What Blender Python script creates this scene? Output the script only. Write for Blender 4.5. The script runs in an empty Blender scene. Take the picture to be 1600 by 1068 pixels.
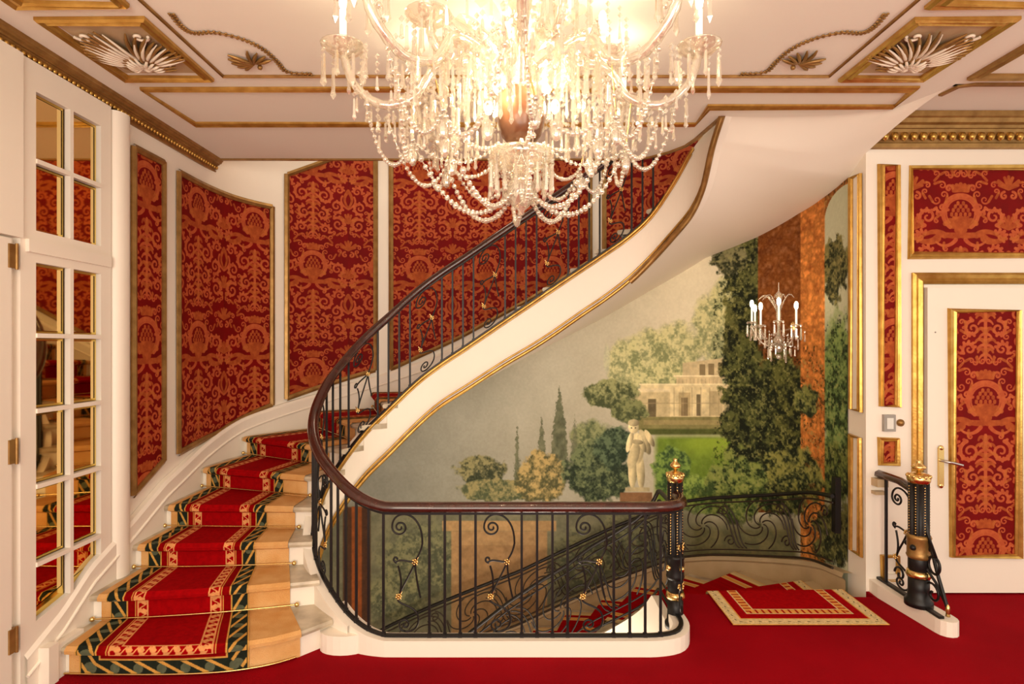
import bpy, math, random
import numpy as np
from mathutils import Vector, Matrix
from mathutils.geometry import tessellate_polygon
random.seed(7)
PI = math.pi
SC = bpy.context.scene
COL = SC.collection

# ------------------------------------------------------------------ camera
EYE, F, CX, CY = 1.64, 900.0, 806.0, 540.0        # eye height, focal length in px, principal point
cam_data = bpy.data.cameras.new('camera')
cam = bpy.data.objects.new('camera', cam_data)
COL.objects.link(cam)
cam.location = (0, 0, EYE)
cam.rotation_euler = (PI / 2, 0, 0)
cam_data.sensor_width = 36
cam_data.lens = 36 * F / 1600
cam_data.shift_x = -(CX - 800) / 1600
cam_data.shift_y = (CY - 534) / 1600
cam_data.clip_start = 0.05
SC.camera = cam

# ------------------------------------------------------------------ world, lights, exposure
world = bpy.data.worlds.new('world')
SC.world = world
world.use_nodes = True
world.node_tree.nodes['Background'].inputs[0].default_value = (1.0, 0.90, 0.76, 1)
world.node_tree.nodes['Background'].inputs[1].default_value = 0.95


def light(name, kind, loc, power, color=(1, .84, .66), rot=(0, 0, 0), size=1.0, size_y=None):
    d = bpy.data.lights.new(name, kind)
    d.energy = power
    d.color = color
    if kind == 'AREA':
        d.size = size
        if size_y:
            d.shape = 'RECTANGLE'
            d.size_y = size_y
    else:
        d.shadow_soft_size = size
    o = bpy.data.objects.new(name, d)
    COL.objects.link(o)
    o.location = loc
    o.rotation_euler = rot
    return o


# added fill lights without fixtures: behind the camera, above and below the stairs
light('hall_fill_area', 'AREA', (0.2, -2.6, 1.5), 165, (1, .90, .76), (math.radians(97), 0, 0), 4.2, 2.0)  # unseen soft area fill, tilted slightly up towards the ceiling
light('hall_fill_left', 'POINT', (-1.2, -0.4, 2.1), 34, (1, .84, .62), size=.25)  # this and the next: added point fills, no fixture modelled
light('hall_fill_right', 'POINT', (2.6, 0.4, 2.1), 34, (1, .84, .62), size=.25)
light('upper_stair_fill', 'POINT', (-0.9, 4.95, 4.1), 12, (1, .80, .58), size=.15)  # unseen fill for the wall above the flight
light('well_uplight_fill', 'POINT', (0.1, 3.85, -1.3), 80, (1, .86, .70), size=.5)  # added uplight that brightens the back of the ceiling through the well

SC.view_settings.view_transform = 'Standard'
SC.view_settings.look = 'None'
SC.view_settings.exposure = 0.24
SC.view_settings.gamma = 1.0
SC.view_settings.use_curve_mapping = False
SC.cycles.max_bounces = 7
SC.cycles.diffuse_bounces = 4
SC.cycles.glossy_bounces = 4
SC.cycles.transparent_max_bounces = 24
SC.cycles.caustics_reflective = False
SC.cycles.caustics_refractive = False
SC.cycles.sample_clamp_indirect = 4.0
SC.cycles.use_denoising = True


# ------------------------------------------------------------------ helpers
def px_ceiling(px, py, h=1.44):
    y = h * F / (CY - py)
    return ((px - CX) / F * y, y)


def W(px, py, y):
    return ((px - CX) / F * y, y, EYE - (py - CY) / F * y)


def tag(o, label=None, cat=None, group=None, kind=None):
    if label: o['label'] = label
    if cat: o['category'] = cat
    if group: o['group'] = group
    if kind: o['kind'] = kind
    return o


def empty(name, loc, label, cat, group=None, rz=0):
    o = bpy.data.objects.new(name, None)
    o.empty_display_size = .1
    COL.objects.link(o)
    o.location = loc
    o.rotation_euler = (0, 0, rz)
    return tag(o, label, cat, group)


class MB:
    def __init__(s):
        s.v, s.f, s.uv, s.sm = [], [], [], []

    def add(s, vs, fs, uvs=None, smooth=False):
        b = len(s.v)
        s.v += [tuple(p) for p in vs]
        for i, f in enumerate(fs):
            s.f.append([b + k for k in f])
            s.uv.append([uvs[k] for k in f] if uvs is not None else [(0, 0)] * len(f))
            s.sm.append(smooth)
        return s

    def box(s, x0, x1, y0, y1, z0, z1):
        vs = [(x, y, z) for x in (x0, x1) for y in (y0, y1) for z in (z0, z1)]
        return s.add(vs, [(0, 1, 3, 2), (4, 6, 7, 5), (0, 4, 5, 1), (2, 3, 7, 6), (0, 2, 6, 4), (1, 5, 7, 3)])

    def grid(s, rows, smooth=True, uvs=None, close=False):
        n, m = len(rows), len(rows[0])
        vs = [p for r in rows for p in r]
        us = [p for r in uvs for p in r] if uvs is not None else None
        fs = []
        for i in range(n - 1):
            for j in range(m if close else m - 1):
                k = (j + 1) % m
                fs.append((i * m + j, i * m + k, (i + 1) * m + k, (i + 1) * m + j))
        return s.add(vs, fs, us, smooth)

    def sweep(s, path, prof, up=(0, 0, 1), closed=False, caps=True, smooth=False, tw=0.0, scale=None):
        """prof: 2-D closed section (a along side, b along up)."""
        P = [Vector(p) for p in path]
        n = len(P)
        rows = []
        U = Vector(up)
        for i in range(n):
            if closed:
                t = P[(i + 1) % n] - P[i - 1]
                t1, t2 = (P[i] - P[i - 1]).normalized(), (P[(i + 1) % n] - P[i]).normalized()
            else:
                t = P[min(i + 1, n - 1)] - P[max(i - 1, 0)]
                t1 = (P[i] - P[i - 1]).normalized() if i else None
                t2 = (P[i + 1] - P[i]).normalized() if i < n - 1 else None
            t.normalize()
            side = t.cross(U)
            if side.length < 1e-4:
                side = t.cross(Vector((1, .3, 0)))
            side.normalize()
            u = side.cross(t).normalized()
            k = 1.0
            if t1 is not None and t2 is not None:
                c = t1.dot(t)
                k = min(1 / max(c, .3), 2.2)
            sc = scale[i] if scale else 1.0
            # stretch across the bend only
            bend = None
            if k > 1.001:
                bend = (t2 - t1).normalized()
            row = []
            for a, b in prof:
                q = side * a * sc + u * b * sc
                if bend is not None:
                    q = q + bend * (q.dot(bend)) * (k - 1)
                row.append(tuple(P[i] + q))
            rows.append(row)
        if closed:
            rows.append(rows[0])
        s.grid(rows, smooth, close=True)
        if caps and not closed:
            m = len(prof)
            s.add(rows[0], [tuple(range(m))[::-1]])
            s.add(rows[-1], [tuple(range(m))])
        return s

    def tube(s, path, r, n=6, closed=False, scale=None, up=(0, 0, 1)):
        return s.sweep(path, [(r * math.cos(2 * PI * k / n), r * math.sin(2 * PI * k / n)) for k in range(n)],
                       closed=closed, smooth=True, scale=scale, up=up)

    def lathe(s, c, prof, n=16, a=None):
        rows = [[(c[0] + r * math.cos(2 * PI * k / n), c[1] + r * math.sin(2 * PI * k / n), c[2] + z) for k in range(n)]
                for r, z in prof]
        s.grid(rows, True, close=True)
        return s

    def ball(s, c, r, n=8, m=6, sx=1, sy=1, sz=1):
        prof = [(r * math.sin(PI * k / m), -r * math.cos(PI * k / m)) for k in range(m + 1)]
        rows = [[(c[0] + sx * q * math.cos(2 * PI * k / n), c[1] + sy * q * math.sin(2 * PI * k / n), c[2] + sz * z) for k in range(n)]
                for q, z in prof]
        return s.grid(rows, True, close=True)

    def poly(s, pts, z0, z1):
        """vertical prism of a 2-D outline"""
        n = len(pts)
        tris = tessellate_polygon([[Vector((x, y, 0)) for x, y in pts]])
        vs = [(x, y, z1) for x, y in pts] + [(x, y, z0) for x, y in pts]
        area = sum(pts[i][0] * pts[(i + 1) % n][1] - pts[(i + 1) % n][0] * pts[i][1] for i in range(n))
        fs = []
        for t in tris:
            a, b, c = [Vector(vs[k]) for k in t]
            if (b - a).cross(c - a).z < 0:
                t = t[::-1]
            fs.append(tuple(t))
            fs.append(tuple(k + n for k in t[::-1]))
        for i in range(n):
            j = (i + 1) % n
            q = (i, i + n, j + n, j)
            fs.append(q if area > 0 else q[::-1])
        return s.add(vs, fs)

    def build(s, name, mat, parent=None, origin=None):
        me = bpy.data.meshes.new(name)
        vs = s.v
        if parent is not None:
            o_ = parent
            off = Vector((0, 0, 0))
            chain = []
            while o_ is not None:
                chain.append(o_)
                o_ = o_.parent
            M = Matrix()
            for q in reversed(chain):
                M = M @ Matrix.LocRotScale(q.location, q.rotation_euler, q.scale)
            if s.local is False:
                Mi = M.inverted()
                vs = [tuple(Mi @ Vector(p)) for p in vs]
        elif origin is not None:
            vs = [(p[0] - origin[0], p[1] - origin[1], p[2] - origin[2]) for p in vs]
        me.from_pydata(vs, [], s.f)
        uvl = me.uv_layers.new(name='UVMap')
        flat = [c for f in s.uv for p in f for c in p]
        uvl.data.foreach_set('uv', flat)
        me.polygons.foreach_set('use_smooth', s.sm)
        me.materials.append(mat)
        me.update()
        o = bpy.data.objects.new(name, me)
        COL.objects.link(o)
        if parent is not None:
            o.parent = parent
        elif origin is not None:
            o.location = origin
        return o

    local = False


def copy_tree(o, parent=None):
    c = o.copy()
    COL.objects.link(c)
    if parent is not None:
        c.parent = parent
    for ch in list(o.children):
        copy_tree(ch, c)
    return c


# ---- paths with channels
def catmull(pts, per=8):
    P = np.array(pts, float)
    out = []
    n = len(P)
    for i in range(n - 1):
        p0, p1, p2, p3 = P[max(i - 1, 0)], P[i], P[i + 1], P[min(i + 2, n - 1)]
        for k in range(per):
            t = k / per
            out.append(.5 * ((2 * p1) + (-p0 + p2) * t + (2 * p0 - 5 * p1 + 4 * p2 - p3) * t * t + (-p0 + 3 * p1 - 3 * p2 + p3) * t ** 3))
    out.append(P[-1])
    return np.array(out)


class Path:
    def __init__(s, pts, per=8):
        s.P = catmull(pts, per)
        d = np.hypot(np.diff(s.P[:, 0]), np.diff(s.P[:, 1]))
        s.S = np.concatenate([[0], np.cumsum(d)])
        s.L = s.S[-1]

    def at(s, q):
        return [float(np.interp(q, s.S, s.P[:, k])) for k in range(s.P.shape[1])]

    def nrm(s, q):
        """left-hand normal of the travel direction"""
        a, b = s.at(max(q - .03, 0)), s.at(min(q + .03, s.L))
        dx, dy = b[0] - a[0], b[1] - a[1]
        l = math.hypot(dx, dy) or 1
        return (-dy / l, dx / l)

    def off(s, q, d):
        a, n = s.at(q), s.nrm(q)
        return (a[0] + n[0] * d, a[1] + n[1] * d)

    def near(s, x, y):
        return float(s.S[np.argmin(np.hypot(s.P[:, 0] - x, s.P[:, 1] - y))])

    def at_px(s, px, lo=0, hi=None):
        """arclength where the path crosses the sight line of photo column px"""
        k = (px - CX) / F
        qs = np.linspace(lo, s.L if hi is None else hi, 1500)
        X = np.interp(qs, s.S, s.P[:, 0]) - k * np.interp(qs, s.S, s.P[:, 1])
        return float(qs[np.argmin(np.abs(X))])


# ------------------------------------------------------------------ numpy painting
RNG = np.random.RandomState(11)


def vnoise(h, w, cell, seed=0):
    r = np.random.RandomState(seed)
    gh, gw = int(h / cell) + 3, int(w / cell) + 3
    g = r.rand(gh, gw)
    y, x = np.mgrid[0:h, 0:w] / float(cell)
    yi, xi = y.astype(int), x.astype(int)
    fy, fx = y - yi, x - xi
    fy, fx = fy * fy * (3 - 2 * fy), fx * fx * (3 - 2 * fx)
    return ((g[yi, xi] * (1 - fx) + g[yi, xi + 1] * fx) * (1 - fy) + (g[yi + 1, xi] * (1 - fx) + g[yi + 1, xi + 1] * fx) * fy)


def fbm(h, w, cell, seed=0, octv=4):
    a, t, s = np.zeros((h, w)), 0, 1.0
    for k in range(octv):
        if cell < 1.2: break
        a += s * vnoise(h, w, cell, seed + k * 7)
        t += s
        s *= .55
        cell /= 2.1
    return a / t


def to_image(name, arr):
    h, w = arr.shape[:2]
    im = bpy.data.images.new(name, w, h)
    px = np.ones((h, w, 4), np.float32)
    px[..., :3] = np.clip(arr, 0, 1)
    im.pixels.foreach_set(px[::-1].ravel())
    im.update()
    im.pack()
    return im


def stroke(mask, pts, r0, r1=None, wrap=False, val=1.0):
    """soft polyline on mask (pixel units), radius tapering r0->r1"""
    h, w = mask.shape
    n = len(pts) - 1
    r1 = r0 if r1 is None else r1
    for i in range(n):
        (x0, y0), (x1, y1) = pts[i], pts[i + 1]
        ra = r0 + (r1 - r0) * i / n
        m = ra + 2
        ax, bx = int(math.floor(min(x0, x1) - m)), int(math.ceil(max(x0, x1) + m))
        ay, by = int(math.floor(min(y0, y1) - m)), int(math.ceil(max(y0, y1) + m))
        ys, xs = np.mgrid[ay:by + 1, ax:bx + 1]
        dx, dy = x1 - x0, y1 - y0
        L = dx * dx + dy * dy + 1e-9
        t = np.clip(((xs - x0) * dx + (ys - y0) * dy) / L, 0, 1)
        d = np.hypot(xs - x0 - t * dx, ys - y0 - t * dy)
        a = np.clip(ra + .5 - d, 0, 1) * val
        if wrap:
            yy, xx = ys % h, xs % w
            np.maximum.at(mask, (yy, xx), a)
        else:
            ok = (ys >= 0) & (ys < h) & (xs >= 0) & (xs < w)
            np.maximum.at(mask, (ys[ok], xs[ok]), a[ok])


def spiral(cx, cy, r, a0, turns, n=40, r_end=.12, sgn=1):
    out = []
    for i in range(n + 1):
        t = i / n
        rr = r * (1 - t) + r * r_end * t
        a = a0 + sgn * t * turns * 2 * PI
        out.append((cx + rr * math.cos(a), cy + rr * math.sin(a)))
    return out


def bez(p0, p1, p2, p3, n=20):
    return [tuple((1 - t) ** 3 * np.array(p0) + 3 * t * (1 - t) ** 2 * np.array(p1) + 3 * t * t * (1 - t) * np.array(p2) + t ** 3 * np.array(p3))
            for t in [k / n for k in range(n + 1)]]


def make_damask():
    w, h = 360, 552          # one repeat, 0.64 m x 0.98 m
    m1 = np.zeros((h, w))    # tan ornament
    m2 = np.zeros((h, w))    # filled brighter shapes

    def S(pts, r0, r1=None, m=m1):
        for mir in (0, 1):
            q = [((w - x) if mir else x, y) for x, y in pts]
            stroke(m, q, r0 * 1.35 + 1.0, None if r1 is None else r1 * 1.35 + .7, wrap=True)
    cx = w / 2
    # medallion with vase and fruit, at mid of the repeat
    y0 = 150
    S([(cx + 66 * math.sin(a), y0 - 66 * math.cos(a)) for a in np.linspace(0, 2.5, 30)], 6, 5)
    S([(cx + 54 * math.sin(a), y0 - 54 * math.cos(a)) for a in np.linspace(0, 2.3, 30)], 1.6)
    for k, (ww, yy) in enumerate([(10, -34), (20, -22), (28, -8), (34, 8), (26, 22)]):
        for q in np.linspace(-ww, ww, 2 + k):
            stroke(m2, [(cx + q, y0 + yy), (cx + q + .1, y0 + yy - 5)], 6)
    S([(cx, y0 + 34), (cx + 40, y0 + 30), (cx + 58, y0 + 40)], 8, 4, m2)
    S([(cx, y0 + 48), (cx + 30, y0 + 46)], 9, 6, m2)
    S([(cx, y0 + 60), (cx + 14, y0 + 64)], 7, 4, m2)
    # crown above
    S([(cx, y0 - 86), (cx + 26, y0 - 84)], 5, m=m2)
    for q in (0, 12, 24):
        S([(cx + q, y0 - 88), (cx + q * 1.25, y0 - 108 + q * .3)], 5, 2, m2)
    S(spiral(cx + 44, y0 - 92, 14, PI, 1.2), 3.2, 1.5)
    # foot, symmetrical birds / leaves band
    S(bez((cx, y0 + 78), (cx + 20, y0 + 96), (cx + 66, y0 + 70), (cx + 96, y0 + 92)), 9, 5, m2)
    S(bez((cx + 60, y0 + 84), (cx + 90, y0 + 60), (cx + 130, y0 + 70), (cx + 160, y0 + 100)), 8, 3, m2)
    S(bez((cx + 88, y0 + 96), (cx + 110, y0 + 112), (cx + 140, y0 + 112), (cx + 168, y0 + 96)), 10, 4, m2)
    S(bez((cx + 18, y0 + 100), (cx + 40, y0 + 130), (cx + 74, y0 + 128), (cx + 92, y0 + 108)), 5, 2)
    # large acanthus scrolls below
    for (sx, sy, r, a0, tn, sg, th) in [(58, 190, 40, -.4 * PI, 1.5, 1, 5), (120, 236, 34, .6 * PI, 1.4, -1, 4.5), (48, 286, 30, -.5 * PI, 1.35, 1, 4.2),
                                        (128, 330, 36, 1.3 * PI, 1.4, 1, 4.5), (60, 362, 26, .2 * PI, 1.3, -1, 3.6), (134, 150, 26, .9 * PI, 1.3, 1, 3.8),
                                        (124, 14, 34, .4 * PI, 1.4, -1, 4.5), (150, 90, 20, 1.2 * PI, 1.2, 1, 3.2), (70, -20 + 0, 22, 0, 1.25, 1, 3.2)]:
        S(spiral(cx + sx, y0 + sy, r, a0, tn, 46, .15, sg), th, 1.8)
        for k in range(6):       # leaf teeth on the outside of the scroll
            a = a0 + sg * k * .62
            rr = r * (1 - k * .09)
            x1, y1 = cx + sx + rr * math.cos(a), y0 + sy + rr * math.sin(a)
            S([(x1, y1), (x1 + 12 * math.cos(a + sg * .7), y1 + 12 * math.sin(a + sg * .7))], 3.4, 1)
    # central stem: figure with spreading leaves
    S([(cx, y0 + 130), (cx, y0 + 400)], 4, 4)
    for k, yy in enumerate((150, 178, 212, 248, 300, 340, 376)):
        L = (26, 36, 46, 34, 30, 38, 28)[k]
        S(bez((cx, y0 + yy), (cx + L * .3, y0 + yy - 18), (cx + L * .8, y0 + yy - 20), (cx + L, y0 + yy - 2)), 6, 2.2, m2)
        S(bez((cx, y0 + yy + 8), (cx + L * .4, y0 + yy + 4), (cx + L * .7, y0 + yy + 14), (cx + L * .8, y0 + yy + 22)), 4, 1.6)
    # between the columns (edges of the tile)
    for yy in (60, 210, 470):
        for k in range(7):
            a = -PI / 2 + (k - 3) * .42
            stroke(m2, [(0, yy), (46 * math.cos(a) * (.8 + .3 * (k % 2)), yy + 46 * math.sin(a))], 6, 2, wrap=True)
        S(spiral(16, yy + 26, 15, -PI / 2, 1.1), 3, 1.5)
    S(bez((0, 300), (20, 330), (30, 350), (0, 390)), 6, 3, m2)
    S(bez((0, 396), (34, 380), (44, 350), (30, 330)), 3)
    rr = np.random.RandomState(4)
    k = 0
    for _ in range(900):
        if k > 15: break
        x_, y_ = rr.uniform(8, w / 2 - 8), rr.uniform(0, h)
        r_ = rr.uniform(9, 17)
        ys_, xs_ = np.mgrid[int(y_ - r_):int(y_ + r_) + 1, int(x_ - r_):int(x_ + r_) + 1]
        if np.maximum(m1, m2)[ys_ % h, np.clip(xs_, 0, w - 1)].mean() > .20: continue
        k += 1
        a_ = rr.uniform(0, 6.28); g_ = rr.choice([-1, 1])
        S([(w - px_, py_) for px_, py_ in spiral(x_, y_, r_, a_, 1.1, 20, .2, g_)], 1.8, .8)
        S([(w - x_ - r_ * math.cos(a_), y_ + r_ * math.sin(a_)), (w - x_ - (r_ + 14) * math.cos(a_ - g_ * .9), y_ + (r_ + 14) * math.sin(a_ - g_ * .9))], 3, .8, m2)
    n = fbm(h, w, 14, 3)
    fil = fbm(h, w, 60, 5)
    red = np.array([.48, .02, .015])
    tan = np.array([.76, .40, .22])
    lite = np.array([.74, .40, .18])
    rib = .93 + .07 * np.sin(np.arange(h) * 2.2)[:, None]
    a1, a2 = (m1 * (.62 + .4 * n))[..., None], (m2 * (.62 + .3 * n))[..., None]
    out = red * (.86 + .25 * fil[..., None]) * rib[..., None]
    out = out * (1 - a1) + tan * a1
    out = out * (1 - a2) + lite * (.84 + .2 * n[..., None]) * a2
    return to_image('damask_weave', out)


# ------------------------------------------------------------------ materials
def mat(name, base, rough=.5, metal=0.0, bump=0.0, bscale=60, var=0.0, vscale=4, spec=.5, coat=0.0, em=None, ems=0, base2=None):
    m = bpy.data.materials.new(name)
    m.use_nodes = True
    nt = m.node_tree
    b = nt.nodes['Principled BSDF']
    b.inputs['Base Color'].default_value = (*base, 1)
    b.inputs['Roughness'].default_value = rough
    b.inputs['Metallic'].default_value = metal
    b.inputs['Specular IOR Level'].default_value = spec
    b.inputs['Coat Weight'].default_value = coat
    if em:
        b.inputs['Emission Color'].default_value = (*em, 1)
        b.inputs['Emission Strength'].default_value = ems
    tc = nt.nodes.new('ShaderNodeTexCoord')
    if var or base2:
        n = nt.nodes.new('ShaderNodeTexNoise')
        n.inputs['Scale'].default_value = vscale
        n.inputs['Detail'].default_value = 5
        nt.links.new(tc.outputs['Object'], n.inputs['Vector'])
        r = nt.nodes.new('ShaderNodeValToRGB')
        r.color_ramp.elements[0].position = .3
        r.color_ramp.elements[1].position = .7
        c2 = base2 or tuple(min(1, c * (1 + var)) for c in base)
        c1 = base if base2 else tuple(c * (1 - var) for c in base)
        r.color_ramp.elements[0].color = (*c1, 1)
        r.color_ramp.elements[1].color = (*c2, 1)
        nt.links.new(n.outputs[0], r.inputs[0])
        nt.links.new(r.outputs[0], b.inputs['Base Color'])
    if bump:
        n = nt.nodes.new('ShaderNodeTexNoise')
        n.inputs['Scale'].default_value = bscale
        n.inputs['Detail'].default_value = 4
        nt.links.new(tc.outputs['Object'], n.inputs['Vector'])
        bp = nt.nodes.new('ShaderNodeBump')
        bp.inputs['Strength'].default_value = bump
        bp.inputs['Distance'].default_value = .01
        nt.links.new(n.outputs[0], bp.inputs['Height'])
        nt.links.new(bp.outputs[0], b.inputs['Normal'])
    return m


def img_mat(name, im, rough=.6, ext='REPEAT', spec=.3, sheen=0, bump=0):
    m = bpy.data.materials.new(name)
    m.use_nodes = True
    nt = m.node_tree
    b = nt.nodes['Principled BSDF']
    t = nt.nodes.new('ShaderNodeTexImage')
    t.image = im
    t.extension = ext
    uv = nt.nodes.new('ShaderNodeUVMap')
    uv.uv_map = 'UVMap'
    nt.links.new(uv.outputs[0], t.inputs[0])
    nt.links.new(t.outputs[0], b.inputs['Base Color'])
    b.inputs['Roughness'].default_value = rough
    b.inputs['Specular IOR Level'].default_value = spec
    return m


PAINT = mat('cream_paint', (.88, .80, .69), .45, bump=.03, bscale=30)
CEIL = mat('ceiling_paint', (.90, .85, .75), .6, bump=.02, bscale=20)
SOFF = mat('soffit_plaster', (.86, .78, .67), .6, bump=.02, bscale=15)
GOLD = mat('gilding', (.46, .25, .05), .30, .8, bump=.12, bscale=60, base2=(.68, .42, .11), vscale=14)
GOLDD = mat('old_gilding', (.25, .13, .035), .38, .6, bump=.15, bscale=60, base2=(.42, .24, .075), vscale=14)
BRASS = mat('brass', (.80, .56, .22), .25, 1.0)
IRON = mat('black_iron', (.012, .010, .010), .4, .3, spec=.4)
IRONB = mat('bronzed_iron', (.035, .022, .014), .45, .4)
WOOD = mat('mahogany', (.030, .007, .005), .25, base2=(.062, .014, .009), vscale=18, coat=.5)
RED = mat('crimson_carpet', (.27, .0015, .006), .95, bump=.5, bscale=220, var=.16, vscale=1.6, spec=.05)
BEIGE = mat('beige_stair_carpet', (.62, .30, .09), .95, bump=.5, bscale=200, base2=(.76, .45, .19), vscale=7, spec=.05)
STONE = mat('veined_stone', (.36, .29, .20), .35, base2=(.66, .57, .43), vscale=9, bump=.04)
TAN = mat('tan_marble', (.46, .33, .18), .4, base2=(.56, .42, .25), vscale=5)
DARKF = mat('lower_hall_floor', (.10, .07, .05), .6)
CHROME = mat('nickel', (.6, .58, .55), .3, 1.0)
PLAST = mat('grey_plastic', (.32, .30, .27), .4)
LCD = mat('pale_screen', (.72, .72, .66), .3)
CANDLE = mat('candle_sleeve', (.95, .90, .80), .5, em=(1, .9, .72), ems=.5)
FLAME = mat('lamp_flame', (1, .9, .7), .5, em=(1, .80, .50), ems=14)
MARB = mat('white_marble', (.72, .68, .60), .35, base2=(.85, .80, .72), vscale=6)
CREAMR = mat('cream_relief', (.82, .72, .58), .45, bump=.1)


def mirror_mat():
    m = bpy.data.materials.new('tinted_mirror')
    m.use_nodes = True
    b = m.node_tree.nodes['Principled BSDF']
    b.inputs['Base Color'].default_value = (.86, .62, .26, 1)
    b.inputs['Metallic'].default_value = 1
    b.inputs['Roughness'].default_value = .03
    return m


MIRROR = mirror_mat()


def crystal_mat(name, tint=(1, .96, .88), dif=.40, tra=.46):
    m = bpy.data.materials.new(name)
    m.use_nodes = True
    nt = m.node_tree
    nt.nodes.remove(nt.nodes['Principled BSDF'])
    out = nt.nodes['Material Output']
    tr = nt.nodes.new('ShaderNodeBsdfTransparent')
    tr.inputs[0].default_value = (.96, .93, .88, 1)
    gl = nt.nodes.new('ShaderNodeBsdfGlossy')
    gl.inputs['Roughness'].default_value = .12
    gl.inputs[0].default_value = (*tint, 1)
    tl = nt.nodes.new('ShaderNodeBsdfTranslucent')
    tl.inputs[0].default_value = (*tint, 1)
    df = nt.nodes.new('ShaderNodeBsdfDiffuse')
    df.inputs[0].default_value = (*tint, 1)
    a1 = nt.nodes.new('ShaderNodeMixShader'); a1.inputs[0].default_value = .5
    nt.links.new(tl.outputs[0], a1.inputs[1]); nt.links.new(df.outputs[0], a1.inputs[2])
    a2 = nt.nodes.new('ShaderNodeMixShader'); a2.inputs[0].default_value = 1 - dif
    nt.links.new(a1.outputs[0], a2.inputs[1]); nt.links.new(gl.outputs[0], a2.inputs[2])
    a3 = nt.nodes.new('ShaderNodeMixShader'); a3.inputs[0].default_value = tra
    nt.links.new(a2.outputs[0], a3.inputs[1]); nt.links.new(tr.outputs[0], a3.inputs[2])
    nt.links.new(a3.outputs[0], out.inputs[0])
    return m


CRYSTAL = crystal_mat('cut_crystal')
GLASS = crystal_mat('smooth_glass', (1, .93, .82), .35, .5)
AMBER = mat('amber_vase_glass', (.10, .035, .015), .25, .1, base2=(.26, .11, .05), vscale=12, coat=.3)
DAMASK_IM = make_damask()
DAMASK = img_mat('red_damask', DAMASK_IM, .7, spec=.15)

# ------------------------------------------------------------------ plan curves
# stair enclosure wall (travel from the right pier round the back to the left wall)
O = Path([(2.34, 3.86), (2.34, 4.05), (2.33, 4.3), (2.27, 4.6), (2.07, 4.93), (1.75, 5.24), (1.4, 5.44), (.9, 5.57), (.3, 5.6), (-.4, 5.6), (-.95, 5.57),
          (-1.4, 5.49), (-1.8, 5.30), (-2.10, 5.01), (-2.28, 4.70), (-2.34, 4.35), (-2.34, 3.9), (-2.34, 3.4), (-2.34, 2.7)])
# well string: x, y, top of string, bottom of string
R_PTS = [(.93, 3.34, .085, -.2), (.925, 3.22, .085, -.2), (.87, 3.125, .085, -.2), (.76, 3.085, .085, -.2), (.6, 3.08, .085, -.2), (0, 3.08, .085, -.2), (-.6, 3.08, .085, -.2),
         (-.72, 3.085, .090, -.2), (-.84, 3.12, .125, -.19), (-.97, 3.205, .19, -.16), (-1.14, 3.39, .29, -.05), (-1.25, 3.56, .40, .06),
         (-1.305, 3.74, .52, .17), (-1.30, 3.95, .68, .33), (-1.245, 4.13, .82, .47), (-1.13, 4.29, 1.00, .64), (-.97, 4.40, 1.17, .80),
         (-.76, 4.47, 1.375, 1.01), (-.583, 4.49, 1.51, 1.16), (-.386, 4.49, 1.64, 1.285), (-.10, 4.49, 1.835, 1.47), (.104, 4.49, 1.972, 1.59),
         (.277, 4.49, 2.09, 1.70), (.544, 4.49, 2.27, 1.885), (.70, 4.49, 2.375, 1.99), (.886, 4.47, 2.506, 2.135), (1.05, 4.41, 2.66, 2.30), (1.19, 4.28, 2.88, 2.47),
         (1.27, 4.14, 3.05, 2.59), (1.30, 3.98, 3.10, 2.73), (1.30, 3.79, 3.12, 2.945), (1.30, 3.61, 3.14, 3.08)]
R = Path(R_PTS, 6)
S_STEP0 = R.near(-.97, 3.205)
S_CEIL = R.near(1.27, 4.14)

# risers of the flight going up: inner point, outer point
UP = [((-1.0, 3.16), (-2.34, 2.88)), ((-1.14, 3.33), (-2.34, 3.16)), ((-1.25, 3.54), (-2.34, 3.46)), ((-1.305, 3.75), (-2.34, 3.76)), ((-1.30, 3.93), (-2.34, 4.25)),
      ((-1.23, 4.15), (-2.26, 4.75)), ((-1.13, 4.28), (-1.82, 5.28)), ((-.98, 4.385), (-1.32, 5.5)), ((-.77, 4.46), (-.9, 5.57)), ((-.56, 4.49), (-.56, 5.595))]
for i_ in range(7):
    UP.append(((-.36 + .2 * i_, 4.49), (-.26 + .27 * i_, 5.6 if i_ < 4 else 5.57)))
UP += [((1.03, 4.42), (1.7, 5.27)), ((1.17, 4.30), (1.97, 5.04)), ((1.25, 4.17), (2.16, 4.8)), ((1.29, 4.0), (2.3, 4.5))]
RISE = .15
# tread height along the outer wall
OUT_S = sorted((O.near(*b), .15 * (k + 1)) for k, (a, b) in enumerate(UP))
OUT_S0 = O.near(-2.34, 2.88)
def out_z(s):
    return float(np.interp(s, [q[0] for q in OUT_S], [q[1] for q in OUT_S]))


def wallpt(s, z, d=0.0):
    x, y = O.off(s, d)     # left normal of O points into the stairwell
    return (x, y, z)


# check the side of the normal
_n = O.nrm(O.near(.3, 5.6))
SGN = 1 if _n[1] < 0 else -1
def wp(s, z, d=0.0):
    return wallpt(s, z, d * SGN)


# ------------------------------------------------------------------ structure
HC = EYE + 1.44
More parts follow.
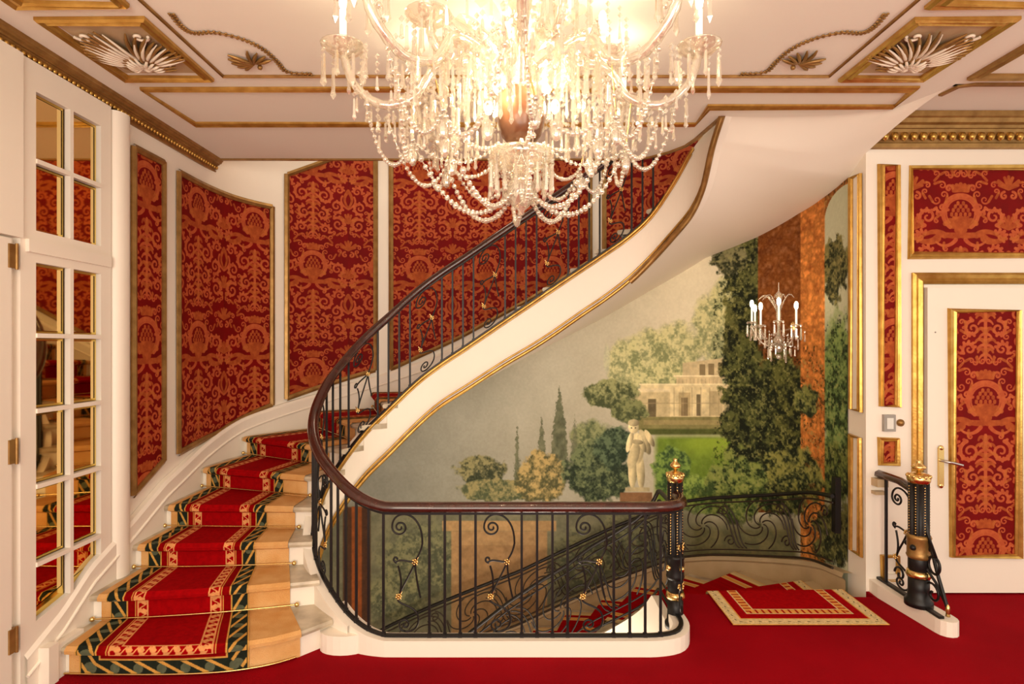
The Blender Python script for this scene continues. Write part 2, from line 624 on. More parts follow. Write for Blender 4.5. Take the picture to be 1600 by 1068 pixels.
# floor
fl = MB()
fl.poly([(-2.34, -3), (5.0, -3), (5.0, 3.85), (2.34, 3.85), (2.34, 3.76), (.95, 3.82), (.97, 3.33), (.955, 3.2), (.89, 3.09), (.76, 3.045), (.6, 3.04), (-.6, 3.04),
         (-.74, 3.05), (-.86, 3.09), (-1.0, 3.19), (-1.16, 3.37), (-2.34, 3.37)], -.06, 0)
tag(fl.build('floor', RED), kind='structure')
sl = MB()
sl.poly([(-2.34, 2.0), (5.0, 2.0), (5.0, 3.85), (2.34, 3.85), (2.34, 3.77), (.95, 3.83), (.96, 3.33), (.945, 3.2), (.88, 3.10), (.76, 3.055), (.6, 3.05), (-.6, 3.05),
         (-.74, 3.06), (-.86, 3.10), (-.99, 3.2), (-1.15, 3.38), (-2.34, 3.38)], -.30, -.062)
tag(sl.build('floor_slab', PAINT), kind='structure')
# enclosure wall
ss = np.linspace(0, O.L, 120)
mb = MB()
mb.grid([[wp(s, z) for z in (-2.7, -1, 0, 1, 2, 3, 4.6)] for s in ss])
tag(mb.build('wall_back', PAINT), kind='structure')
mb = MB(); mb.box(-2.50, -2.34, -3, 2.72, -.3, 3.4)
tag(mb.build('wall_left', PAINT), kind='structure')
# door wall on the right
mb = MB(); mb.box(2.34, 5.0, 3.85, 4.0, -.3, 3.3)
tag(mb.build('wall_right', PAINT), kind='structure')
mb = MB(); mb.box(-2.6, 2.6, 3.0, 5.8, -2.75, -2.7)
tag(mb.build('floor_lower', DARKF), kind='structure')
mb = MB(); mb.box(-2.5, 2.6, 2.9, 3.0, -2.7, -.3)
tag(mb.build('wall_lower', PAINT), kind='structure')
# ceiling
SOF_LINE = [(1.30, 3.61), (1.62, 3.63), (2.0, 3.60), (2.30, 3.50), (2.42, 3.2)]
mb = MB()
edge = [(-2.40, 4.46), (-2.0, 4.46), (.9, 4.46), (1.03, 4.41), (1.16, 4.29), (1.24, 4.15), (1.27, 4.0), (1.275, 3.8)]
mb.poly([(-2.40, -3)] + edge[:0] + [(5.0, -3), (5.0, 3.2)] + SOF_LINE[::-1] + edge[::-1], HC, HC + .03)
tag(mb.build('ceiling', CEIL), kind='structure')
mb = MB(); mb.poly([(x, y + .0) for x, y in edge[::-1]] + [(-2.4, 4.3), (1.1, 4.0)], HC + .031, HC + .34)
tag(mb.build('ceiling_slab', CEIL), kind='structure')
mb = MB(); mb.box(2.34, 5.0, 3.2, 3.95, HC + .075, HC + .12); mb.box(2.42, 5.0, 3.17, 3.2, HC, HC + .12)
tag(mb.build('ceiling_corridor', CEIL), kind='structure')
mb = MB(); mb.box(-2.7, 2.7, 4.2, 5.9, 4.6, 4.65)
tag(mb.build('ceiling_upper', CEIL), kind='structure')

# soffit below the upper flight
rows = []
IN_CH = []
corr = [((-1.0, 3.18), (-2.34, 2.95)), ((-1.14, 3.39), (-2.34, 3.2)), ((-1.3, 3.8), (-2.34, 3.9)), ((-1.245, 4.13), (-2.26, 4.75)), ((-.97, 4.40), (-1.45, 5.47)), ((-.6, 4.49), (-.6, 5.6)),
        ((.0, 4.49), (0, 5.6)), ((.6, 4.49), (.8, 5.58)), ((.9, 4.47), (1.3, 5.48)), ((1.19, 4.28), (1.77, 5.23)), ((1.27, 4.14), (2.07, 4.93)), ((1.30, 3.98), (2.28, 4.59)), ((1.30, 3.83), (2.34, 4.05)),
        ((1.30, 3.75), (2.34, 3.86))]
zo = [-.15, .0, .35, .57, .85, 1.17, 1.50, 1.90, 2.17, 2.45, 2.57, 2.70, 2.82, 2.925]
iS = [R.near(*a) for a, b in corr]
oS = [O.near(*b) for a, b in corr]
N = 90
for k in range(N + 1):
    t = k / N * (len(corr) - 1)
    a, b = np.interp(t, range(len(corr)), iS), np.interp(t, range(len(corr)), oS)
    z1 = np.interp(t, range(len(corr)), zo)
    x, y, _, zb = R.at(a)
    ox, oy, _ = wp(b, 0)
    rows.append([(x + (ox - x) * u, y + (oy - y) * u, zb + .012 + (z1 - zb - .012) * (u if u < .5 else u) + (-.02 * math.sin(u * PI))) for u in np.linspace(0, 1, 9)])
# last run merges into the flat ceiling
lastr = rows[-1]
endr = []
for u in np.linspace(0, 1, 9):
    q = np.interp(u * 3.99, range(5), [p[0] for p in SOF_LINE]), np.interp(u * 3.99, range(5), [p[1] for p in SOF_LINE])
    endr.append((q[0], q[1], HC + .002))
for k in range(1, 13):
    t = k / 12
    e = t * t * (3 - 2 * t) * .35 + t * .65
    rows.append([tuple(lastr[j][c] + (endr[j][c] - lastr[j][c]) * (t if c < 2 else min(1, 1 - (1 - t) ** 1.5)) for c in range(3)) for j in range(9)])
mb = MB(); mb.grid(rows)
SOFFIT_ROWS = rows

# ------------------------------------------------------------------ staircase going up
stair = empty('staircase', (-1.7, 3.0, 0), 'cream curved staircase sweeping up from the red floor to the ceiling', 'staircase')
mb.build('soffit', SOFF, stair)
def rsgn():
    n = R.nrm(R.near(.1, 4.49))
    return 1 if n[1] > 0 else -1
RS = rsgn()
front1 = [(-2.34, 2.885), (-2.05, 2.875), (-1.7, 2.875), (-1.45, 2.90), (-1.25, 2.965), (-1.12, 3.06), (-1.02, 3.17)]


def riser_line(k, n=9):
    """points outer->inner of riser k (1-based)"""
    if k == 1:
        c = catmull(front1, 6)
        d = np.concatenate([[0], np.cumsum(np.hypot(*np.diff(c, axis=0).T))])
        q = np.linspace(0, d[-1], n)
        return [(float(np.interp(a, d, c[:, 0])), float(np.interp(a, d, c[:, 1]))) for a in q]
    a, b = UP[k - 1]
    if k >= 9:
        a = R.off(R.near(*a), .035 * RS)
    ox, oy = O.off(O.near(*b), 0)
    bow = {2: .035, 3: .02}.get(k, 0)
    return [(ox + (a[0] - ox) * t, oy + (a[1] - oy) * t - bow * math.sin(PI * t)) for t in np.linspace(0, 1, n)]


NUP = len(UP)
for k in range(1, NUP):
    A, B = riser_line(k), riser_line(k + 1)
    z = RISE * k
    # tread with a rounded nosing
    m = MB()
    prof = []
    for (p, q) in zip(A, B):
        d = Vector((p[0] - q[0], p[1] - q[1])).normalized()
        f = (p[0] + d.x * .03, p[1] + d.y * .03)
        prof.append([(q[0], q[1], z), (p[0], p[1], z), (f[0], f[1], z - .004), (f[0] + d.x * .006, f[1] + d.y * .006, z - .018), (f[0], f[1], z - .034), (p[0], p[1], z - .038), (q[0], q[1], z - .038)])
    m.grid(prof, smooth=False, close=True)
    m.add(prof[0], [tuple(range(7))]); m.add(prof[-1], [tuple(range(7))[::-1]])
    t = m.build('tread', STONE, stair)
    m = MB()
    m.grid([[(p[0], p[1], z - .038), (p[0], p[1], z - RISE)] for p in A], smooth=False)
    m.build('riser', PAINT, stair)

# string (camera side face, thick to the stair side) with gilt mouldings
def rsgn():
    n = R.nrm(R.near(.1, 4.49))
    return 1 if n[1] > 0 else -1
RS = rsgn()
m = MB()
rows = []
for s in np.linspace(S_STEP0 - .12, R.L, 130):
    x, y, zt, zb = R.at(s)
    x2, y2 = R.off(s, .06 * RS)
    zt = min(zt, 3.4)
    rows.append([(x, y, zt), (x, y, zb), (x2, y2, zb + .01), (x2, y2, zt)])
m.grid(rows, smooth=False, close=True)
m.build('string', PAINT, stair)
for (nm, hi, dz, rr, mt, s0, s1) in (('string_moulding', True, -.012, .013, GOLD, S_STEP0 + .1, S_CEIL + .02), ('string_moulding', True, -.035, .006, GOLD, S_STEP0 + .1, S_CEIL),
                                     ('string_moulding', False, .012, .015, GOLD, S_STEP0 + .2, R.L - .02), ('string_moulding', False, .048, .008, GOLD, S_STEP0 + .3, R.L - .4),
                                     ('string_moulding', False, -.002, .022, GOLDD, R.near(.9, 4.47), R.L)):
    m = MB()
    path = []
    for s in np.linspace(s0, s1, 120):
        x, y, zt, zb = R.at(s)
        x, y = R.off(s, -.008 * RS)
        path.append((x, y, (zt if hi else zb) + dz))
    m.tube(path, rr, 6)
    m.build(nm, mt, stair)

# skirting board along the wall above the treads
m = MB()
rows = []
for s in np.linspace(O.near(1.7, 5.27), O.near(-2.34, 2.72), 130):
    z = out_z(s) - max(0, s - OUT_S0) * .50
    rows.append([wp(s, z - .20, .002), wp(s, z - .20, .05), wp(s, z + .13, .05), wp(s, z + .15, .035), wp(s, z + .15, .002)])
m.grid(rows, smooth=False)
m.build('skirting', PAINT, stair)
m = MB()
m.tube([wp(s, out_z(s) - max(0, s - OUT_S0) * .50 + .05, .052) for s in np.linspace(O.near(1.7, 5.27), O.near(-2.34, 2.72), 120)], .009, 6)
m.build('skirting_bead', PAINT, stair)
# ------------------------------------------------------------------ stair carpets
def make_runner_img(end=True):
    w, h = 256, 512       # 0.74 m x 1.48 m, v=0 at image bottom
    y, x = np.mgrid[0:h, 0:w]
    vpx = h - 1 - y
    e = np.minimum(x, w - 1 - x).astype(float)
    if end:
        e = np.minimum(e, vpx * 1.0)
        along = np.where(np.minimum(x, w - 1 - x) < vpx, vpx, x)
    else:
        along = vpx
    out = np.zeros((h, w, 3))
    red = np.array([.58, .01, .03]); dred = np.array([.50, .01, .02]); gold = np.array([.78, .58, .28]); cream = np.array([.84, .58, .36])
    grn = np.array([.13, .15, .12]); grn2 = np.array([.34, .36, .28])
    out[:] = red
    ph = along * 2 * PI / 36.0
    def band(a, b, c):
        out[(e >= a) & (e < b)] = c
    band(0, 2, gold); band(2, 30, grn)
    # gold leaf diagonals in the green border
    lf = (np.abs(np.sin(ph * .5 + (e - 16) * .14)) < .42) & (e >= 3) & (e < 29)
    out[lf] = gold
    lf2 = (((e - 16) / 9.0) ** 2 + (np.sin(ph * .5 + 1.5) / .62) ** 2 < 1) & (e >= 3) & (e < 29) & ~lf
    out[lf2] = grn2
    band(30, 33, gold); band(33, 46, dred); band(46, 48, gold)
    cr = (e >= 50) & (e < 68)
    t = np.abs(np.sin(ph * 1.0))
    out[cr & (t > .50 + .42 * np.abs(np.sin((e - 50) / 18.0 * 5))) ] = cream
    out[cr & (np.abs(e - 60 - 5 * np.sin(ph * 2)) < 2.2)] = cream
    band(50, 52.5, cream); band(68, 71, cream)
    n = fbm(h, w, 6, 21 + end)
    return to_image('runner_weave_end' if end else 'runner_weave', out * (.88 + .24 * n[..., None]))


RUN_END = img_mat('patterned_runner_end', make_runner_img(True), .95, spec=.05)
RUN = img_mat('patterned_runner', make_runner_img(False), .95, spec=.05)


def carpet_profile(line_fn, k0, k1, t0, t1, lift, rise, down=False):
    """rows of points following treads and risers; returns list of rows (each n pts) and path length"""
    n = 9
    rows = []
    def seg(L, z, push=0.0, toward=None):
        r = []
        for j, t in enumerate(np.linspace(t0, t1, n)):
            q = t * (len(L) - 1)
            i = min(int(q), len(L) - 2)
            f = q - i
            p = (L[i][0] * (1 - f) + L[i + 1][0] * f, L[i][1] * (1 - f) + L[i + 1][1] * f)
            if toward is not None:
                o = (toward[i][0] * (1 - f) + toward[i + 1][0] * f, toward[i][1] * (1 - f) + toward[i + 1][1] * f)
                d = Vector((p[0] - o[0], p[1] - o[1])).normalized() * push
                p = (p[0] + d.x, p[1] + d.y)
            r.append((p[0], p[1], z))
        rows.append(r)
    for k in range(k0, k1):
        A, B = line_fn(k), line_fn(k + 1)
        z = rise * k
        seg(A, z - rise + .004, .006 + lift, B)
        seg(A, z - .045, .006 + lift, B)
        seg(A, z - .030, .040 + lift, B)
        seg(A, z - .012, .043 + lift, B)
        seg(A, z + lift, .030, B)
        seg(B, z + lift, -.0, None if k == k1 else None)
    return rows


def carpet(rows, mat_fn, name, parent, v_len=1.48, end_len=None, u_flip=False):
    d = [0]
    for i in range(1, len(rows)):
        a, b = rows[i - 1][len(rows[0]) // 2], rows[i][len(rows[0]) // 2]
        d.append(d[-1] + (Vector(a) - Vector(b)).length)
    return d


kc = 15
beige = MB()
beige.grid(carpet_profile(riser_line, 1, kc, .08, .875, .004, RISE), smooth=False)
o = tag(beige.build('stair_carpet', BEIGE, origin=(-1.7, 3.2, 0)), 'plain beige carpet laid up the curved steps under the patterned runner', 'carpet')
rr = carpet_profile(riser_line, 1, kc, .12, .70, .009, RISE)
d = carpet(rr, None, '', None)
ke = 13     # rows of the first pieces with the end border
run = empty('stair_runner', (-1.85, 2.9, 0), 'crimson runner with green and gold borders climbing the curved steps', 'carpet')
us = np.linspace(0, 1, 9)
v0 = -.012
a = MB(); a.grid(rr[:ke], smooth=False, uvs=[[(u, (q - v0) / 1.48) for u in us] for q in d[:ke]])
a.build('runner_end', RUN_END, run)
a = MB(); a.grid(rr[ke - 1:], smooth=False, uvs=[[(u, (q - v0) / 1.48) for u in us] for q in d[ke - 1:]])
a.build('runner_length', RUN, run)

# stair rods
ordn = ['', '', 'second', 'third', 'fourth', 'fifth', 'sixth', 'seventh', 'eighth', 'ninth', 'tenth']
for k in range(2, 10):
    L = riser_line(k, 21)
    P0 = riser_line(k - 1, 21)
    pts = []
    for i in range(1, 19):
        p, q = L[i], P0[i]
        dd = Vector((q[0] - p[0], q[1] - p[1])).normalized() * .028
        pts.append((p[0] + dd.x, p[1] + dd.y, RISE * (k - 1) + .020))
    root = empty('stair_rod', pts[0], f'thin brass rod across the carpet at the foot of the {ordn[k]} step', 'stair rod', 'brass stair rods')
    m = MB(); m.tube(pts, .0045, 6); m.build('rod', BRASS, root)
    for e in (pts[0], pts[-1]):
        m = MB(); m.ball(e, .014, 8, 6); m.build('finial', BRASS, root)
# front rod/edge cord of the lowest step
m = MB(); L = riser_line(1, 31)[2:27]
m.tube([(p[0], p[1] - .018, .012) for p in L], .005, 6)
tag(m.build('stair_rod', BRASS), 'thin curved brass rod along the floor at the foot of the lowest step', 'stair rod', 'brass stair rods')

# ------------------------------------------------------------------ staircase going down
D = Path([(.95, 3.34), (.95, 3.6), (.95, 3.85), (.93, 4.05), (.84, 4.25), (.66, 4.4), (.4, 4.47), (0, 4.49), (-.5, 4.49), (-.97, 4.40), (-1.2, 4.2), (-1.3, 3.95), (-1.25, 3.56)])
DN = [((.95, 3.82), (2.34, 3.76)), ((.95, 4.0), (2.33, 4.42)), ((.88, 4.18), (2.02, 5.0)), ((.76, 4.33), (1.65, 5.32)), ((.58, 4.43), (1.25, 5.5)), ((.38, 4.47), (.9, 5.57))]
for i_ in range(8):
    DN.append(((.17 - .2 * i_, 4.49), (.56 - .33 * i_, 5.6 if i_ < 5 else 5.53)))
down = empty('lower_staircase', (1.6, 3.9, 0), 'stone staircase winding down behind the front railing below the mural', 'staircase')


def dline(k, n=9):
    a, b = DN[k - 1]
    s = O.near(*b)
    ox, oy = O.at(s)[:2]
    return [(ox + (a[0] - ox) * t, oy + (a[1] - oy) * t) for t in np.linspace(0, 1, n)]


for k in range(1, len(DN)):
    A, B = dline(k), dline(k + 1)
    z = -RISE * k
    m = MB()
    m.grid([[(p[0], p[1], z), (q[0], q[1], z), (q[0], q[1], z - .04), (p[0], p[1], z - .04)] for p, q in zip(A, B)], smooth=False, close=True)
    m.build('tread', STONE if k > 2 else TAN, down)
    m = MB()
    m.grid([[(p[0], p[1], z), (p[0], p[1], z + RISE - (.065 if k == 1 else .002))] for p in A], smooth=False)
    m.build('riser', MARB, down)
DS = sorted([(D.near(*a), -RISE * (k + 1)) for k, (a, b) in enumerate(DN)])
def din_z(s): return float(np.interp(s, [q[0] for q in DS], [q[1] for q in DS]))
m = MB(); rows = []
for s in np.linspace(.0, D.near(-.9, 4.43), 80):
    x, y = D.at(s)[:2]; x2, y2 = D.off(s, .05 * 1)
    z = min(din_z(s) + .14, .0 if s > .05 else -.0)
    rows.append([(x, y, z), (x, y, z - .42), (x2, y2, z - .42), (x2, y2, z)])
m.grid(rows, smooth=False, close=True); m.build('string', PAINT, down)
# lower string soffit
m = MB(); rows = []
for k in range(1, len(DN) + 1):
    rows.append([(p[0], p[1], -RISE * k - .28) for p in dline(k)])
m.grid(rows); m.build('soffit', SOFF, down)
# tan wall skirting following the descent
WR = [(2.34, 3.90, .08), (2.33, 4.3, .02), (2.12, 4.85, -.13), (1.77, 5.22, -.24), (1.56, 5.36, -.32), (.9, 5.57, -.62), (0, 5.6, -1.03), (-.8, 5.58, -1.36), (-1.43, 5.49, -1.62), (-2.1, 5.01, -1.9)]
wrS = [O.near(a, b) for a, b, c in WR]
def wr_z(s): return float(np.interp(s, wrS, [c for a, b, c in WR]))
m = MB(); rows = []
for s in np.linspace(O.near(2.34, 4.0), O.near(-2.0, 5.1), 100):
    z = wr_z(s)
    rows.append([wp(s, z, .004), wp(s, z, .07), wp(s, z - .03, .08), wp(s, z - .05, .055), wp(s, z - .9, .055)])
m.grid(rows, smooth=False); m.build('skirting', TAN, down)

# landing runner, laid on the red floor and turning down the steps
rdn = empty('landing_runner', (1.7, 3.6, 0), 'crimson rug end with cream floral border at the head of the lower stairs', 'carpet')
def fline(y, n=9):   # straight lines on the floor, outer->inner like dline
    return [(2.34 + (.95 - 2.34) * t, y) for t in np.linspace(0, 1, n)]
def lerp_line(L, t):
    q = t * (len(L) - 1); i = min(int(q), len(L) - 2); f = q - i
    return (L[i][0] * (1 - f) + L[i + 1][0] * f, L[i][1] * (1 - f) + L[i + 1][1] * f)
ts = np.linspace(.11, .77, 9)
rows = []
for y, z in ((3.37, .008), (3.37, .012), (3.55, .012)):
    rows.append([(*lerp_line(fline(y), t), z) for t in ts])
L1 = dline(1)
rows.append([(*lerp_line(L1, t), .012) for t in ts])
for k in range(1, 9):
    A, B = dline(k), dline(k + 1)
    z = -RISE * k
    def pv(L, M, t, d):
        p, q = lerp_line(L, t), lerp_line(M, t)
        v = Vector((q[0] - p[0], q[1] - p[1])).normalized() * d
        return (p[0] + v.x, p[1] + v.y)
    rows.append([(*pv(A, B, t, .022), z + RISE - .008) for t in ts])
    rows.append([(*pv(A, B, t, .018), z + .012) for t in ts])
    rows.append([(*pv(B, A, t, -.01), z + .012) for t in ts])
d = carpet(rows, None, '', None)
def make_landing_img():
    w, h = 320, 420
    y, x = np.mgrid[0:h, 0:w]; v = h - 1 - y
    e = np.minimum(np.minimum(x, w - 1 - x), v).astype(float)
    along = np.where(np.minimum(x, w - 1 - x) < v, v, x)
    out = np.zeros((h, w, 3)); out[:] = (.60, .01, .04)
    cream = np.array([.84, .74, .55]); dk = np.array([.16, .17, .12]); gold = np.array([.85, .60, .30])
    out[e < 24] = cream
    ph = along * 2 * PI / 40.0
    out[(np.abs(np.sin(ph + np.sin(e * .5))) < .5) & (e > 5) & (e < 19) & (np.abs(e - 12 - 4 * np.sin(ph * 2)) < 3.6)] = dk
    out[(e < 2) | ((e >= 24) & (e < 27))] = gold
    out[(e >= 48) & (e < 66) & (np.abs(np.sin(ph * 1.4)) > .45)] = gold
    out[(e >= 46) & (e < 48.5) | (e >= 66) & (e < 68.5)] = cream
    return to_image('landing_runner_weave', out * (.9 + .2 * fbm(h, w, 5, 8)[..., None]))
LRUN = img_mat('landing_runner', make_landing_img(), .95, ext='EXTEND', spec=.05)
a = MB()
a.grid(rows, smooth=False, uvs=[[(1 - (t - .11) / .66, q / 1.2 * .98 if q < 1.1 else .9) for t in ts] for q in d])
a.build('runner_length', LRUN, rdn)

# ------------------------------------------------------------------ white curb under the front railing
m = MB(); rows = []
for s in np.linspace(0, S_STEP0 + .03, 70):
    a0, b0 = R.off(s, -.045 * RS), R.off(s, .045 * RS)
    z = R.at(s)[2]
    rows.append([(a0[0], a0[1], z), (a0[0], a0[1], -.28), (b0[0], b0[1], -.28), (b0[0], b0[1], z)])
m.grid(rows, smooth=False, close=True); m.add(rows[0], [(0, 1, 2, 3)])
tag(m.build('trim_1', PAINT), kind='structure')
# scroll-shaped end of the string beside the first step
m = MB(); m.poly([(-.93 + .13 * math.cos(a) * (1 - .2 * math.sin(a)), 3.155 + .105 * math.sin(a)) for a in np.linspace(0, 2 * PI, 24, endpoint=False)], 0, .10)
tag(m.build('trim_2', PAINT), kind='structure')

# ------------------------------------------------------------------ railings
RAIL_OFF = .68


def rail_pt(s, v, side=0.0):
    x, y, zt, zb = R.at(min(max(s, 0), R.L))
    if side:
        x, y = R.off(s, side * RS)
    return (x, y, zt + v)


rail = empty('stair_railing', (0, 3.08, .085), 'black iron railing with mahogany handrail and gilt rosettes around the stairwell', 'railing')
S_END = R.near(1.12, 4.36)
path = [rail_pt(s, RAIL_OFF + .012) for s in np.linspace(.02, S_END, 150)]
m = MB()
m.sweep(path, [(-.034, -.012), (-.028, .014), (-.012, .028), (.012, .028), (.028, .014), (.034, -.012), (.022, -.022), (-.022, -.022)], smooth=True)
hr = m.build('handrail', WOOD, rail)
m = MB(); m.sweep([(p[0], p[1], p[2] - .030) for p in path], [(-.014, -.006), (-.014, .006), (.014, .006), (.014, -.006)]); m.build('rail_bar', IRON, rail)
m = MB(); m.sweep([rail_pt(s, .008) for s in np.linspace(.02, S_END, 150)], [(-.012, -.006), (-.012, .006), (.012, .006), (.012, -.006)]); m.build('base_bar', IRON, rail)

SP = .082
def baluster(s, parent=rail):
    m = MB()
    a, b = rail_pt(s, .0), rail_pt(s, RAIL_OFF - .02)
    m.box(a[0] - .0065, a[0] + .0065, a[1] - .0065, a[1] + .0065, a[2], b[2])
    for zz in (.02,):
        m.box(a[0] - .011, a[0] + .011, a[1] - .011, a[1] + .011, a[2], a[2] + zz)
    return m.build('baluster', IRON, parent)


SCROLL = [  # iron scroll drawn in (u, v): u along the railing, v up
    [(x, y) for x, y in spiral(-.035, .585, .042, PI, 1.6, 36, .12, 1)][::-1] + bez((-.077, .585), (-.077, .69), (.088, .69), (.085, .50), 16)[1:] + bez((.085, .50), (.075, .44), (.05, .42), (.045, .40), 8)[1:],
    bez((.045, .40), (.0, .40), (-.03, .42), (-.055, .40), 8) + [(p, q) for p, q in spiral(-.055, .415, .018, -PI / 2, .8, 12, .2, -1)],
    bez((-.045, .38), (-.03, .33), (-.02, .28), (-.04, .22), 8),
    bez((.045, .40), (.02, .33), (-.02, .28), (-.04, .22), 10),
    bez((.045, .40), (.05, .33), (.06, .27), (.075, .21), 8),
    bez((-.04, .22), (-.07, .17), (.02, .18), (.055, .13), 10) + bez((.055, .13), (.085, .06), (.03, .02), (-.01, .03), 12)[1:] + [(p, q) for p, q in spiral(-.008, .066, .036, -PI / 2, 1.4, 26, .15, -1)],
]


def rosette(c, r, parent, nrm=(0, -1)):
    m = MB()
    m.ball(c, r * .45, 8, 6)
    tx, ty = -nrm[1], nrm[0]
    for k in range(6):
        a = k * PI / 3 + .3
        p = (c[0] + tx * r * math.cos(a) * .75, c[1] + ty * r * math.cos(a) * .75, c[2] + r * math.sin(a) * .75)
        m.ball(p, r * .42, 6, 4, 1, 1, 1)
    m.tube([(c[0], c[1], c[2]), (c[0] + tx * r, c[1] + ty * r, c[2] + r * 1.6)], r * .22, 5)
    return m.build('rosette', BRASS, parent)


def scroll(s, parent=rail, g=1):
    m = MB()
    for ln in SCROLL:
        m.tube([rail_pt(s + g * u, v) for u, v in ln], .0055, 5, up=(0.01, 1, 0))
    p = m.build('scroll', IRON, parent)
    for u, v in ((.045, .40), (-.042, .215)):
        q = rail_pt(s + g * u, v)
        n = R.nrm(s + g * u)
        rosette(q, .017, p, n)


def s_px(px, front=True):
    return R.at_px(px, 0, R.near(-.84, 3.12)) if front else R.at_px(px, R.near(-1.305, 3.74), S_END)


# front: groups of four bars and a scroll between, as seen
for px in (1032, 1008, 984, 959, 887, 863, 839, 815, 743, 719, 695, 671, 599, 576):
    baluster(s_px(px))
for px in (923, 779, 635):
    scroll(s_px(px), rail, -1)
# round the left turn
s0 = s_px(576) + SP
s = s0
cnt = 0
s_list = []
while s < S_END - .05:
    s_list.append(s)
    cnt += 1
    if cnt % 4 == 0:
        s += .246
    else:
        s += SP
cnt = 0
for i, s in enumerate(s_list):
    baluster(s)
    if i < len(s_list) - 1 and s_list[i + 1] - s > .2:
        scroll((s + s_list[i + 1]) / 2)
# end scroll by the newel
m = MB()
for ln in ([(x, y) for x, y in spiral(.0, .12, .07, PI * .5, 1.5, 30, .15, 1)], bez((0, .19), (.06, .25), (-.06, .35), (0, .45))):
    m.tube([rail_pt(.12 + u, v) for u, v in ln], .0055, 5, up=(0.01, 1, 0))
sc_ = m.build('scroll', IRON, rail)
rosette(rail_pt(.10, .20), .018, sc_); rosette(rail_pt(.10, .42), .018, sc_)


# ---- newel posts
def newel(x, y, z0, top, label, s=1.0, band=True):
    root = empty('newel_post', (x, y, z0), label, 'newel post', 'black fluted newel posts')
    H = top - z0
    def part(name, prof, mt, n=24, flute=0.0, tw=0.0):
        m = MB()
        rows = []
        for r, z in prof:
            rows.append([(x + (r * s + flute * math.cos(8 * a)) * math.cos(a + tw * z), y + (r * s + flute * math.cos(8 * a)) * math.sin(a + tw * z), z0 + z) for a in [2 * PI * k / n for k in range(n)]])
        m.grid(rows, True, close=True)
        return m.build(name, mt, root)
    part('base', [(.0, 0), (.075, 0), (.075, .03), (.060, .045), (.056, .10), (.056, .18), (.0, .18)], IRON)
    part('lower_collar', [(.0, .17), (.060, .17), (.068, .185), (.060, .21), (.0, .212)], BRASS)
    part('drum', [(.050, .205), (.056, .22), (.056, .29), (.050, .30)], IRON)
    part('band', [(.0, .285), (.060, .285), (.066, .30), (.062, .31), (.062, .40), (.067, .41), (.060, .425), (.0, .425)], GOLDD if band else IRON)
    sh = part('shaft', [(.050, .42), (.050, H - .13), (.0, H - .13)], IRON, 48, .006)
    for a in (-PI / 2, -PI / 2 + .9, -PI / 2 - .9, 0.1, PI - .1, PI / 2):
        m = MB()
        nb = int((H - .58) / .016)
        for k in range(nb):
            m.ball((x + .053 * s * math.cos(a), y + .053 * s * math.sin(a), z0 + .44 + k * .016), .0052, 5, 4)
        m.build('bead_strip', BRASS, sh)
    for k in range(4):
        a = -PI / 2 + k * PI / 2 + .5
        m = MB(); c = (x + .064 * s * math.cos(a), y + .064 * s * math.sin(a), z0 + .355)
        m.ball(c, .018, 8, 5, 1, 1, 1)
        m.build('boss', IRON if band else BRASS, root)
    part('capital', [(.0, H - .14), (.052, H - .14), (.060, H - .125), (.064, H - .10), (.056, H - .09), (.030, H - .075), (.0, H - .075)], BRASS)
    fin = part('finial', [(.0, H - .08), (.014, H - .08), (.012, H - .06), (.034, H - .052), (.040, H - .04), (.030, H - .03), (.016, H - .02), (.012, H - .012), (.016, H - .004), (.0, H)], BRASS)
    for k in range(12):
        a = k * PI / 6
        m = MB(); m.ball((x + .058 * s * math.cos(a), y + .058 * s * math.sin(a), z0 + H - .095), .011, 6, 4)
        m.build('crown_bead', BRASS, fin)
    return root


newel(.93, 3.36, 0, .985, 'black fluted newel post with gilt top at the end of the mahogany handrail', .80, False)
newel(2.42, 3.46, .085, .955, 'black fluted newel post with gilt band beside the red damask door', 1.0)

# ---- right curb and short railing
m = MB()
m.poly([(2.36, 3.86), (2.355, 3.75), (2.40, 3.30), (2.408, 3.268), (2.427, 3.245), (2.455, 3.235), (2.485, 3.24), (2.507, 3.257), (2.518, 3.285), (2.52, 3.32), (2.47, 3.86)], 0, .085)
tag(m.build('trim_3', PAINT), kind='structure')
sr = empty('short_railing', (2.43, 3.6, .085), 'short black iron scroll railing between the cream pier and the right newel', 'railing')
def rl(y, v): return (2.425, y, .085 + v)
m = MB(); m.sweep([rl(3.85, .70), rl(3.62, .70), rl(3.50, .675)], [(-.03, -.012), (-.026, .014), (0, .028), (.026, .014), (.03, -.012), (0, -.02)], smooth=True); m.build('handrail', WOOD, sr)
m = MB(); m.box(2.418, 2.432, 3.765, 3.779, .085, .78); m.build('baluster', IRON, sr)
m = MB(); m.box(2.41, 2.44, 3.28, 3.85, .085, .10); m.build('base_bar', IRON, sr)
m = MB()
def put(lines, y0, k, r=.0065, zk=1.0, z0=0):
    for ln in lines:
        m.tube([rl(y0 - u * k, v * zk + z0) for u, v in ln], r, 5, up=(1, 0.01, 0))
put(SCROLL, 3.62, 1.2)
sp = m.build('scroll', IRON, sr)
rosette((2.42, 3.62 - .054, .485), .018, sp); rosette((2.42, 3.62 + .05, .30), .018, sp)
m = MB()
